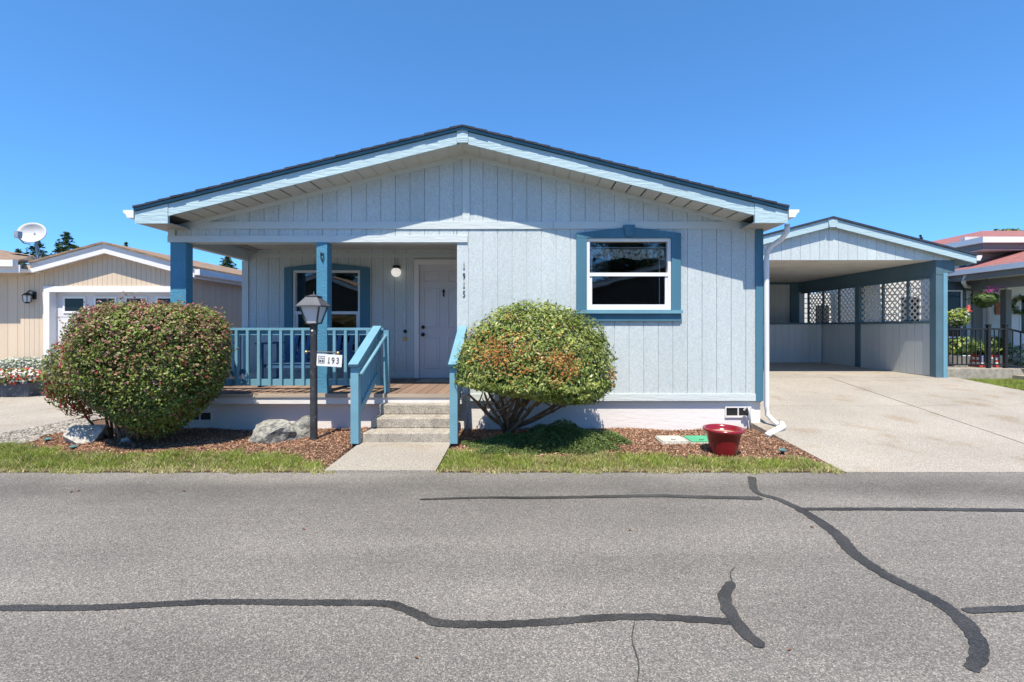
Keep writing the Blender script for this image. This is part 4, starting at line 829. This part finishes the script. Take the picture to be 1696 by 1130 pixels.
siding(nw, grid(ddx1+.12, gx1, 0, g4), .06, lambda x: nt_(x)-.13, NY, M['tan'], gap=.005, th=.010)
MB().box(ddx0-.12, ddx0, NY-.03, NY+.128, .0, ddz).box(ddx1, ddx1+.12, NY-.03, NY+.128, .0, ddz).box(ddx0-.12, ddx1+.12, NY-.032, NY+.125, ddz+.001, ddz+.12).obj('door_casing', M['white'], ng)
gd = MB().box(ddx0, ddx1, NY+.13, NY+.17, .05, ddz).obj('garage_door', M['door'], ng)
for i in range(4):
    a = ddx0+.08+i*.655; b = a+.60
    for j in range(4):
        z0_ = .09+j*.53; z1_ = z0_+.47
        if j < 3: MB().box(a+.03, b-.03, NY+.12, NY+.129, z0_+.06, z1_-.06).box(a+.09, b-.09, NY+.112, NY+.12, z0_+.12, z1_-.12).obj('door_panel', M['door'], gd, bevel=.005)
        else:
            wf = MB().box(a+.06, b-.06, NY+.11, NY+.13, z0_+.36, z0_+.40).box(a+.06, b-.06, NY+.11, NY+.13, z0_+.05, z0_+.09).box(a+.06, a+.10, NY+.11, NY+.13, z0_+.09, z0_+.36).box(b-.10, b-.06, NY+.11, NY+.13, z0_+.09, z0_+.36).obj('window', M['white'], gd)
            MB().box(a+.10, b-.10, NY+.122, NY+.128, z0_+.09, z0_+.36).obj('pane', M['darkglass'], wf)
for j in range(1, 4): MB().box(ddx0, ddx1, NY+.126, NY+.131, .09+j*.53-.034, .09+j*.53-.026).obj('section_joint', M['grey_metal'], gd)
for sgn, xe in ((-1, -10.04), (1, gx1+.2)):
    MB().front([(GX, nt_(GX)+.06), (xe, nt_(xe)+.06), (xe, nt_(xe)+.02), (GX, nt_(GX)+.02)], NY-.25, 8).obj('roof_shingles', M['bark_roof'], ng)
    MB().front([(GX, nt_(GX)+.015), (xe, nt_(xe)+.015), (xe, nt_(xe)-.17), (GX, nt_(GX)-.17)], NY-.20, .03).obj('rake_fascia', M['tanwhite'], ng)
    MB().front([(GX, nt_(GX)+.018), (xe, nt_(xe)+.018), (xe, nt_(xe)-.03), (GX, nt_(GX)-.03)], NY-.22, .018).obj('drip_edge', M['white'], ng)
    MB().front([(GX, nt_(GX)-.10), (xe, nt_(xe)-.10), (xe, nt_(xe)-.12), (GX, nt_(GX)-.12)], NY-.168, 8).obj('soffit', M['tanwhite'], ng)
xe = gx1+.2
MB().box(xe+.002, xe+.11, NY-.20, NY+7, nt_(xe)-.12, nt_(xe)-.0).obj('gutter', M['tanwhite'], ng)
MB().box(xe-.02, xe, NY-.165, NY+7, nt_(xe)-.19, nt_(xe)-.0).obj('eave_fascia', M['tanwhite'], ng)
sw = MB().box(gx1-.1, gx1, NY+.12, NY+8, -.1, 2.5).obj('side_wall', M['tan'], ng)
yy = NY+.13
while yy < NY+7: MB().box(gx1+.001, gx1+.011, yy+.004, yy+.196, .06, 2.45).obj('siding_board', M['tan'], sw); yy += .2
# wing to the left
wx1 = gx0; wl = MB().box(-15, -9.95, NY+.05, NY+.11, -.1, 2.74).obj('wing_wall', M['tan'], ng); siding(wl, grid(-13.5, wx1, 0, g4*2), .06, 2.50, NY+.05, M['tan'], gap=.006, th=.010)
MB().box(-15, -10.05, NY-.52, NY-.42, Z9(445)-.02, Z9(434)-.03).obj('gutter', M['tanwhite'], ng)
MB().box(-15, -10.02, NY-.39, NY+.04, Z9(450)-.03, Z9(447)-.03).box(-15, -10.02, NY-.418, NY-.392, Z9(453)-.03, Z9(441)-.03).obj('eave_soffit', M['tanwhite'], ng)
wr_ = [Vector((-16,NY-.42,Z9(436)-.02)), Vector((-10.03,NY-.42,Z9(436)-.02)), at(66,436,11.4), at(56,426,11.5), at(0,416,11.5), at(-200,400,11.8)]
MB().ext(wr_, (0,0,.035)).obj('wing_roof', M['bark_roof'], ng)
q_ = at(25,425,10.6); MB().box(q_.x-.16,q_.x+.16,10.5,10.75,q_.z-.12,q_.z+.05).obj('roof_vent', M['black'], ng)
# coach lamp
cl_ = at(45,494,NY-.1); cl = thing('coach_lamp', cl_, 'black coach lamp on the tan wall beside the garage door', 'lamp')
m = MB().lathe(cl_+Vector((0,0,.055)), [(.085,0),(.05,.04),(.015,.06),(.0,.065)], 12).lathe(cl_+Vector((0,0,-.11)), [(0,0),(.03,.0),(.05,.02),(.05,.03)], 12).tube([cl_+Vector((0,0,.11)), cl_+Vector((.03,.02,.16)), cl_+Vector((.07,.06,.14)), cl_+Vector((.06,.09,.05))], .012, 7).box(cl_.x+.03, cl_.x+.10, NY-.028, NY-.012, cl_.z-.02, cl_.z+.13)
for k in range(4): a_ = .78+k*1.57; m.tube([cl_+Vector((.055*math.cos(a_),.055*math.sin(a_),-.085)), cl_+Vector((.07*math.cos(a_),.07*math.sin(a_),.055))], .006, 5)
m.obj('bracket', M['black'], cl); MB().lathe(cl_, [(.042,-.085),(.058,.055)], 12).obj('glass', M['frost'], cl)
# dish
dc = at(52,385,10.9); ds_ = thing('satellite_dish', at(60,418,10.9), 'white satellite dish on a pole above the tan house roof', 'dish')
ax = Vector((.22,-.93,.20)).normalized(); u = ax.cross(Vector((0,0,1))).normalized(); w = u.cross(ax)
v = []; f = []; nr_, na = 6, 32
for i in range(nr_+1):
    r_ = i/nr_
    for k in range(na): a_ = 2*math.pi*k/na; v.append(dc+u*(.285*r_*math.cos(a_))+w*(.245*r_*math.sin(a_))+ax*(.10*r_*r_-.10))
for i in range(nr_):
    for k in range(na): f.append((i*na+k, i*na+(k+1)%na, (i+1)*na+(k+1)%na, (i+1)*na+k))
o = MB().poly(v, f).obj('reflector', M['dish'], ds_, True); sm = o.modifiers.new('thickness', 'SOLIDIFY'); sm.thickness = .015
fp_ = dc+ax*.33-w*.26
MB().tube([dc-w*.29-ax*.02, dc-w*.33+ax*.15, fp_], .016, 7).box(fp_.x-.045, fp_.x+.045, fp_.y-.05, fp_.y+.05, fp_.z-.02, fp_.z+.13).obj('feed_arm', M['grey_metal'], ds_)
MB().tube([dc-ax*.1, dc-ax*.16-w*.1, at(62,430,11.0), at(68,445,11.0)], .025, 8).tube([dc-ax*.14-w*.12, at(74,440,11.1)], .014, 6).obj('mast', M['grey_metal'], ds_)
# planter with petunias
pb = at(35,650,9.25); pz = .05
pn = thing('flower_planter', (pb.x, pb.y, pz), 'dark speckled planter box by the tan house wall', 'planter')
MB().poly([(pb.x-.32,pb.y-.16,pz),(pb.x+.32,pb.y-.16,pz),(pb.x+.32,pb.y+.12,pz),(pb.x-.32,pb.y+.12,pz),(pb.x-.36,pb.y-.19,pz+.28),(pb.x+.36,pb.y-.19,pz+.28),(pb.x+.36,pb.y+.15,pz+.28),(pb.x-.36,pb.y+.15,pz+.28)], BF).obj('box', M['navy'], pn, bevel=.012)
MB().box(pb.x-.375,pb.x+.375,pb.y-.205,pb.y+.165,pz+.26,pz+.285).obj('rim', M['navy'], pn)
def blob(name, c, r, n, L, Wd, mats, probs, lb, cat, seed, up=.3):
    t = thing(name, (c[0], c[1], c[2]-r[2]), lb, cat); P, N, d = crown(c, r[0], r[1], r[2], r[2], 2.2, n, .6, seed, .15)
    N = N/np.linalg.norm(N,axis=1,keepdims=True)+rng.normal(0,.5,(n,3))+np.array([0,-.2,up]); V, F = leaves(P, N, rng.uniform(L*.7,L*1.3,n), rng.uniform(Wd*.7,Wd*1.3,n), .15)
    npmesh('foliage', V, F, [M[k_] for k_ in mats], rng.choice(len(mats), n, p=probs), t); return t
blob('petunia_plant', (pb.x+.05, pb.y-.1, pz+.40), (.56,.26,.17), 1700, .05, .048, ['leafg','petal_w','petal_r'], [.38,.36,.26], 'red and white petunias spilling over the dark planter', 'flowers', 71)
blob('silver_foliage_plant', (pb.x-.12, pb.y+.12, pz+.62), (.5,.18,.16), 1500, .05, .03, ['silver','leafg','petal_w'], [.6,.25,.15], 'silvery leaved plant behind the petunias against the tan wall', 'plant', 72)
blob('white_flower_plant', (pb.x+.42, pb.y+.1, pz+.62), (.16,.14,.2), 500, .045, .035, ['leafg','petal_w'], [.4,.6], 'tuft of tall white flowers at the garage door casing', 'flowers', 73)

# ================================================================== RIGHT NEIGHBOUR
QY = 12.0; rn = thing('neighbour_porch_house', (12.5, QY, .3), 'white neighbouring house with red shingle roofs and grey trim', 'house')
def X12(px): return (px-862)/760*QY
def Z12(py): return EYE-(py-543)/760*QY
bw3 = MB().box(X12(1552), X12(1598), QY-.04, QY+.08, .2, Z12(420)).obj('bay_wall', M['bluegrey'], rn)
for (a, b, c_, d) in ((1562,1590,451,465),(1562,1590,481,560)):
    p0, p1 = X12(a), X12(b); z0_, z1_ = Z12(d), Z12(c_)
    wf = MB().box(p0,p1,QY-.07,QY-.04,z1_-.04,z1_).box(p0,p1,QY-.07,QY-.04,z0_,z0_+.04).box(p0,p0+.04,QY-.07,QY-.04,z0_+.04,z1_-.04).box(p1-.04,p1,QY-.07,QY-.04,z0_+.04,z1_-.04).obj('window', M['white'], rn)
    MB().box(p0+.04,p1-.04,QY-.05,QY-.042,z0_+.04,z1_-.04).obj('pane', M['darkglass'] if d > 500 else M['blind'], wf)
ww = MB().box(X12(1598), 20, QY, QY+.12, .2, 3.8).obj('front_wall', M['white_siding'], rn)
z = .5
while z < 3.7:
    m = MB(); zt = min(z+.178, 3.75)
    for (a, b) in ((X12(1598), X12(1669)), (X12(1712), 17)):
        m.ext([(a, QY-.024, z), (a, QY-.002, z), (a, QY-.002, zt), (a, QY-.008, zt)], (b-a, 0, 0))
    if z > 2.62: m.ext([(X12(1669), QY-.024, z), (X12(1669), QY-.002, z), (X12(1669), QY-.002, zt), (X12(1669), QY-.008, zt)], (X12(1712)-X12(1669), 0, 0))
    m.obj('siding_board', M['white_siding'], ww); z += .18
MB().box(X12(1608), X12(1624), QY-.06, QY-.025, .45, 2.95).obj('pilaster', M['grey_paint'], rn)
dd = MB().box(X12(1671), X12(1671)+.92, QY-.05, QY-.003, .50, 2.55).obj('door', M['door'], rn)
MB().box(X12(1664), X12(1671)-.002, QY-.065, QY-.003, .50, 2.65).box(X12(1664), X12(1671)+1.0, QY-.066, QY-.003, 2.552, 2.65).obj('door_casing', M['white'], rn)
MB().box(X12(1671)+.22, X12(1671)+.74, QY-.06, QY-.051, 1.25, 2.30).obj('door_frame', M['white'], dd); MB().box(X12(1671)+.26, X12(1671)+.70, QY-.066, QY-.061, 1.29, 2.26).obj('pane', M['darkglass'], dd)
for (wy, wx0, wx1) in ((12.5, 9.32, X12(1552)-.002), (17.0, 9.35, 11.6)):  # walls added so that sunlit white shows through the carport lattice
    w_ = MB().box(wx0, wx1, wy, wy+.1, .2, 2.7).obj('wing_wall', M['white_siding'], rn); zz = .35
    while zz < 2.6: MB().ext([(wx0, wy-.022, zz), (wx0, wy-.001, zz), (wx0, wy-.001, zz+.176), (wx0, wy-.006, zz+.176)], (wx1-wx0, 0, 0)).obj('siding_board', M['white_siding'], w_); zz += .18
    xm_ = wx0+(wx1-wx0)*.8; f_ = MB().box(xm_-.3, xm_+.3, wy-.04, wy-.023, 1.5, 2.3).obj('window', M['white'], rn); MB().box(xm_-.25, xm_+.25, wy-.046, wy-.041, 1.55, 2.25).obj('pane', M['darkglass'], f_)
# upper hip roof, eave corner seen at 1628,394
ez = at(0,394,11.4).z; ex = (1628-862)/760*11.4
MB().poly([(ex,11.4,ez),(22,11.4,ez),(22,14.6,ez+.85),(ex+3.2,14.6,ez+.85),(ex,18,ez),(ex+3.2,18,ez+.85)], [(0,1,2,3),(0,3,5,4)]).obj('upper_roof', M['red_roof'], rn)
MB().box(ex-.09, 22, 11.31, 11.40, ez-.13, ez+.01).box(ex-.09, ex, 11.401, 18, ez-.13, ez+.01).obj('gutter', M['white'], rn)
MB().box(ex, 22, 11.405, 11.43, ez-.27, ez-.02).box(ex, ex+.03, 11.431, 18, ez-.27, ez-.02).obj('eave_fascia', M['grey_paint'], rn)
MB().box(ex+.02, 22, 11.43, 12.0, ez-.30, ez-.28).box(ex+.02, 12.6, 12.0, 18, ez-.3, ez-.28).obj('soffit', M['white_siding'], rn)
MB().box(X12(1598), X12(1598)+.12, QY+.12, 18, .2, 3.5).obj('side_wall', M['white_siding'], rn)
# porch roof: eave runs towards the camera, slope rises to the right
px0, pz0 = 11.15, at(0,449,11.5).z
MB().ext([(px0,9.4,pz0),(px0+3,9.4,pz0+.95),(px0+3,9.4,pz0+.99),(px0,9.4,pz0+.04)], (0,2.55,0)).obj('porch_roof', M['red_roof'], rn)
MB().box(px0-.10, px0, 9.4, 11.96, pz0-.09, pz0+.035).obj('gutter', M['white'], rn)
MB().box(px0+.002, px0+.03, 9.4, 11.96, pz0-.23, pz0-.0).obj('eave_fascia', M['grey_paint'], rn)
MB().box(px0+.031, px0+3, 9.4, 11.96, pz0-.22, pz0-.20).obj('porch_soffit', M['white_siding'], rn)
MB().box(px0+.42, px0+.56, 9.4, 11.96, pz0-.46, pz0-.221).obj('porch_beam', M['grey_paint'], rn)
MB().box(X12(1636), X12(1645), 11.55, 11.69, .5, pz0-.461).obj('porch_column', M['grey_paint'], rn)
MB().tube([(px0+.02,11.5,pz0-.1),(px0+.05,11.6,pz0-.28),(px0+.3,11.8,pz0-.36),(X12(1631),11.9,pz0-.45),(X12(1631),11.9,.55)], .045, 8).obj('downspout', M['white'], rn, True)
pp = thing('neighbour_concrete_porch', (11.3, 10.3, .25), 'raised concrete porch and step with black railing in front of white house', 'porch')
MB().box(9.45, 11.05, 10.3, 12, .1, .50).box(11.05, 15, 10.3, 12, .1, .498).obj('slab', M['step'], pp, bevel=.01); MB().box(11.05, 12.3, 9.95, 10.298, .1, .36).obj('step', M['step'], pp, bevel=.01)
fe = thing('black_railing', (10.4, 10.42, .5), 'black metal railing along the front edge of the white house porch', 'railing')
ry = 10.42; rx0, rx1 = (1563-862)/760*ry, (1665-862)/760*ry
for xq in (rx0+.02, (1637-862)/760*ry+ .0, rx1):
    h_ = 1.47 if xq > rx0+.1 else 1.41; MB().box(xq-.032, xq+.032, ry-.032, ry+.032, .5, h_).box(xq-.04, xq+.04, ry-.04, ry+.04, h_, h_+.025).obj('post', M['black'], fe)
MB().box(rx0, rx1, ry-.02, ry+.02, 1.37, 1.41).box(rx0, rx1, ry-.018, ry+.018, .57, .60).obj('rail', M['black'], fe)
xq = rx0+.1
while xq < rx1-.06: MB().box(xq-.009, xq+.009, ry-.009, ry+.009, .60, 1.37).obj('baluster', M['black'], fe); xq += .105
MB().bar((rx1+.04, ry, 1.40), (rx1+.9, ry-.55, 1.05), .04, .04).bar((rx1+.04, ry, .62), (rx1+.9, ry-.55, .25), .035, .03).obj('stair_rail', M['black'], fe)
for i in range(8): u_ = (i+.7)/8; MB().box(rx1+.04+.86*u_-.009, rx1+.04+.86*u_+.009, ry-.55*u_-.009, ry-.55*u_+.009, .62-.37*u_, 1.40-.35*u_).obj('baluster', M['black'], fe)
def potp(c, r, h, mat): return MB().lathe((c[0],c[1],c[2]), [(0,0),(r*.72,0),(r,h*.9),(r*1.06,h*.9),(r*1.06,h),(r*.9,h),(r*.85,h*.85),(0,h*.85)], 20)
def hosta(name, px_, y, z, r, lb, mats, seed, n=260):
    x = (px_-862)/760*y; t = thing(name, (x,y,z), lb, 'plant'); P, N, d = crown((x,y,z+.2), r, r*.8, .26, .16, 2, n, .5, seed, .2); N = N/np.linalg.norm(N,axis=1,keepdims=True)+rng.normal(0,.35,(n,3))+np.array([0,-.1,.5])
    V, F = leaves(P, N, rng.uniform(.10,.17,n), rng.uniform(.06,.09,n), .2); npmesh('foliage', V, F, [M[k_] for k_ in mats], rng.choice(len(mats), n), t); return t, x
y = 10.85
for px_, lb, lb2, r_ in ((1589,'yellow green hosta in a pale pot behind the black railing','pale round pot holding the yellow green hosta',.30),(1651,'dark green hosta right of the flag painted box','pale pot right of the flag painted box',.24)):
    x = (px_-862)/760*y; o = potp((x,y,.5), .2, .28, None).obj('plant_pot', M['frost'], None, True); tag(o, lb2, 'pot')
    hosta('hosta', px_, y, .74, r_, lb, ['lime','leafg'] if px_ < 1600 else ['leafg','cover'], px_)
x = (1627-862)/760*y; fb = thing('flag_planter', (x,y,.5), 'wooden planter box painted with red, white and blue flag stripes', 'planter')
w = .24
for i in range(5): MB().box(x-w, x+w, y-.16, y+.14, .5+i*.058, .5+i*.058+.056).obj('board', M['flagr'] if i % 2 == 0 else M['white'], fb)
MB().box(x-w-.003, x-.02, y-.166, y-.161, .62, .785).obj('blue_panel', M['flagb'], fb)
m = MB()
for i in range(4):
    for j in range(3): sx_, sz_ = x-w+.03+i*.05, .645+j*.05; m.front([(sx_+.016*math.sin(q*math.pi/5)*(1 if q % 2 == 0 else .42), sz_+.016*math.cos(q*math.pi/5)*(1 if q % 2 == 0 else .42)) for q in range(10)], y-.169, .002)
m.obj('stars', M['white'], fb)
blob('trailing_plant', ((1622-862)/760*y, y, .92), (.24,.2,.12), 420, .09, .045, ['leafg','lime'], [.7,.3], 'green leaves growing from the flag painted planter', 'plant', 81)
ys_ = 10.95; blob('variegated_plant', ((1587-862)/760*ys_, ys_, 1.68), (.24,.2,.24), 620, .07, .035, ['lime','leafg','petal_w'], [.5,.35,.15], 'pale variegated plant trailing from a tall stand by the grey window', 'plant', 82)
x = (1585-862)/760*ys_; tag(MB().tube([(x,ys_,.5),(x,ys_,1.5)], .018, 8).lathe((x,ys_,1.45), [(0,0),(.1,.02),(.13,.16),(.11,.17),(0,.14)], 16).lathe((x,ys_,.5), [(.16,0),(.15,.02),(0,.03)], 16).obj('plant_stand', M['black']), 'tall black plant stand under the variegated plant', 'stand')
hy = 10.9; hx = (1634-862)/760*hy; hz_ = at(0,496,hy).z; hb = thing('hanging_basket', (hx,hy,hz_-.2), 'hanging flower basket with magenta blooms under the porch eave', 'basket')
MB().lathe((hx,hy,hz_-.19), [(0,0),(.09,.01),(.16,.16),(.17,.17)], 18).obj('pot', M['navy'], hb, True)
m = MB()
for k in range(3): a_ = k*2.1; m.tube([(hx+.15*math.cos(a_),hy+.15*math.sin(a_),hz_-.03),(hx,hy,pz0-.25)], .005, 5)
m.obj('hanger', M['black'], hb); n = 900; P, N, d = crown((hx,hy,hz_), .25, .22, .15, .20, 2, n, .55, 91, .2); V, F = leaves(P, N+rng.normal(0,.02,(n,3)), rng.uniform(.05,.09,n), rng.uniform(.03,.05,n), .2); npmesh('foliage', V, F, [M['leafg'], M['cover']], (rng.random(n) < .5).astype(int), hb)
n = 30; P = np.array([hx+.05,hy-.12,hz_+.2])+rng.normal(0,1,(n,3))*np.array([.09,.06,.05]); V, F = leaves(P, rng.normal(0,.5,(n,3))+np.array([0,-1,.4]), .05, .045, .2); npmesh('blooms', V, F, [M['magenta']], None, hb)
# plaque, wreath, feeder, yucca
p = at(1655,511,QY-.03); tag(MB().front([(p.x-.10,p.z-.16),(p.x+.10,p.z-.16),(p.x+.11,p.z-.1),(p.x+.11,p.z+.1),(p.x+.07,p.z+.17),(p.x-.07,p.z+.17),(p.x-.11,p.z+.1),(p.x-.11,p.z-.1)], QY-.05, .022).lathe((p.x,QY-.052,p.z), [(.06,0),(.075,-.008),(.09,0)], 20, 'y').obj('wall_plaque', M['terracotta']), 'carved brown plaque on the white siding beside the neighbour door', 'plaque')
c = at(1692,506,QY-.1); wr = thing('door_wreath', c, 'green leafy wreath on the neighbour front door', 'wreath'); n = 300; a_ = rng.uniform(0,6.283,n); P = np.stack([c.x+.2*np.cos(a_), np.full(n,QY-.1), c.z+.2*np.sin(a_)],1)+rng.normal(0,.03,(n,3)); V, F = leaves(P, rng.normal(0,.5,(n,3))+np.array([0,-1,.2]), .09, .03, .2); npmesh('foliage', V, F, [M['cover']], None, wr)
p = at(1604,503,10.9); bf = thing('bird_feeder', at(1604,515,10.9), 'red and white hummingbird feeder on a black scroll bracket', 'feeder')
MB().lathe(at(1604,513,10.9), [(0,-.06),(.07,-.055),(.075,-.03),(.03,-.02),(.035,.08),(.02,.10),(0,.11)], 14).obj('body', M['flagr'], bf, True)
q = at(1612,490,11.9); MB().tube([q+Vector((0,.05,.05)), q+Vector((0,.05,-.22))], .012, 6).tube([q+Vector((0,.04,-.1)), q+Vector((-.15,-.3,.03)), p+Vector((.0,.0,.12)), p+Vector((-.1,-.05,.08)), p+Vector((-.13,-.05,.14))], .01, 6).tube([p+Vector((0,0,.12)), at(1604,505,10.9)], .004, 5).obj('bracket', M['black'], bf)
y = 10.15
for px_, lb, mts, r_, h_, sd in ((1682,'spiky pale green yucca beside the stair rail',['lime','leafg'],.16,.42,5),(1690,'white and green leafy plant at the foot of the stair rail',['leafg','petal_w','silver'],.28,.2,6)):
    if sd == 5:
        x = (px_-862)/760*y; t = thing('yucca_plant', (x,10.8,.5), lb, 'plant'); n = 40; a_ = rng.uniform(0,6.283,n); el = rng.uniform(.5,1.4,n); D_ = np.stack([np.cos(a_)*np.cos(el), np.sin(a_)*np.cos(el), np.sin(el)],1); P = np.array([x,10.8,.72])+D_*.27; nn = np.cross(D_, rng.normal(0,1,(n,3))); V, F = leaves(P, nn, .55, .04, .2, D_); npmesh('foliage', V, F, [M['lime'], M['leafg']], rng.choice(2,n), t)
        tag(potp((x,10.8,.5), .16, .22, None).obj('plant_pot', M['frost'], None, True), 'pale pot holding the spiky yucca', 'pot')
    else: blob('mixed_leaf_plant', ((px_-862)/760*10.75, 10.75, .78), (.30,.2,.26), 600, .08, .04, ['leafg','silver','petal_w'], [.5,.35,.15], lb, 'plant', 83)

# ================================================================== FAR TREES AND ACROSS THE STREET
def conifer(px_, py_, y, spread, lb, seed, group='distant conifers', base=-.1, x=None, top=None):
    R2 = np.random.default_rng(seed)
    if x is None: p = at(px_, py_, y); x, top = p.x, p.z
    H = top-base; t = thing('conifer_tree', (x, y, base), lb, 'tree', group)
    MB().tube([(x,y,base),(x,y,base+H*.6),(x,y,top-.1)], [H*.018+.06, H*.01+.04, .02], 8).obj('trunk', M['trunk'], t, True)
    Ps = []; Ns = []; Sp = []; z = top-.15
    while z > base+H*.12:
        f_ = (top-z)/H; L = spread*min(1, f_**.75*1.3+.04)*R2.uniform(.75,1.15); nb = int(R2.integers(5, 8))
        for k in range(nb):
            a = R2.uniform(0, 6.283); Lk = L*R2.uniform(.65,1.15); m_ = max(6, int(Lk*17)); s = R2.random(m_)
            d = np.array([math.cos(a), math.sin(a)]); side = R2.normal(0, .12, m_)*Lk*(1-s*.6)
            X = x+d[0]*s*Lk-d[1]*side; Y = y+d[1]*s*Lk+d[0]*side; Z = z+.10*Lk-.35*Lk*s*s+R2.normal(0,.05,m_)-np.abs(side)*.4+.12*Lk*s**4
            Ps.append(np.stack([X,Y,Z],1)); Ns.append(R2.normal(0,.5,(m_,3))+np.array([0,0,.8])); Sp.append(np.stack([np.full(m_,d[0]), np.full(m_,d[1]), np.full(m_,-.25)],1)+R2.normal(0,.5,(m_,3)))
        z -= max(.16, H*.022)
    P, N, Q = map(np.concatenate, (Ps, Ns, Sp)); n = len(P); V, F = leaves(P, N, R2.uniform(.28,.55,n), R2.uniform(.10,.2,n), .15, Q); npmesh('crown', V, F, [M['needle']], None, t)
for px_, py_, y, sp_, lb in ((62,398,42,3.0,'dark conifer top directly behind the satellite dish'),(110,384,45,3.2,'tallest dark conifer top right of the satellite dish'),(97,404,48,2.2,'short conifer top just left of the tallest one'),(209,401,60,2.2,'small conifer tip above the garage gable slope'),(377,424,40,2.6,'conifer seen through the left opening of the porch'),(1525,389,60,1.6,'thin dark conifer tip above the carport roof'),(30,412,50,2.4,'conifer partly hidden left of the dish pole')):
    conifer(px_, py_, y, sp_, lb, int(px_)+3)
p = at(1677,371,40); tt = thing('leafy_tree', (p.x,40,-.1), 'leafy treetop above the red roof at the right edge', 'tree'); MB().tube([(p.x,40,-.1),(p.x,40,p.z-2)], [.3,.12], 8).obj('trunk', M['trunk'], tt, True)
n = 5000; P, N, d = crown((p.x,40,p.z-1.9), 1.9, 1.9, 1.9, 1.6, 2, n, .5, 95, .3); V, F = leaves(P, N+rng.normal(0,.3,(n,3)), .3, .2, .2); npmesh('crown', V, F, [M['cover']], None, tt)
# houses across the road (they show in the window glass)
def far_house(x0, x1, y, pk, eave, lb, wall):
    t = thing('house_across_road', ((x0+x1)/2, y, 0), lb, 'house'); xm = (x0+x1)/2
    MB().front([(x0,-.1),(x1,-.1),(x1,eave),(xm,pk),(x0,eave)], y-8, 8).obj('wall', wall, t)
    for xe in (x0-.4, x1+.4):
        sl_ = (pk-eave)/(x1-xm); ze = pk-sl_*abs(xe-xm)
        MB().front([(xm,pk+.1),(xe,ze+.1),(xe,ze+.02),(xm,pk+.02)], y-8, 8.5).obj('roof', M['bark_roof'], t); MB().front([(xm,pk+.02),(xe,ze+.02),(xe,ze-.22),(xm,pk-.22)], y+.47, .03).obj('rake_fascia', M['tanwhite'], t)
    for u in (.25, .72):
        xw = x0+(x1-x0)*u; w_ = MB().box(xw-.7,xw+.7,y,y+.04,1.0,2.3).obj('window', M['white'], t); MB().box(xw-.62,xw+.62,y+.041,y+.05,1.08,2.22).obj('pane', M['darkglass'], w_)
far_house(1.5, 12.5, -10, 4.6, 2.9, 'dark sided house with white eaves across the road behind the viewer', M['slatewall'])
far_house(-16.5, -7.2, -11, 4.6, 2.9, 'second dark sided house across the road behind the viewer', M['slatewall'])
for i, (x, y, h, sp_) in enumerate(((-15,-22,9,3.2),(-9,-24,11,3.5),(-3,-23,10,3.4),(3,-21,9.5,3.3),(7.5,-22,11,3.6),(12,-23,10,3.4),(17,-22,10,3.2),(-21,-22,10,3.4),(0,-27,12,3.8),(10,-28,12,3.6))):
    conifer(0, 0, y, sp_, 'dark conifer behind the houses across the road, behind the viewer', 200+i, 'conifers across the road', x=x, top=h)
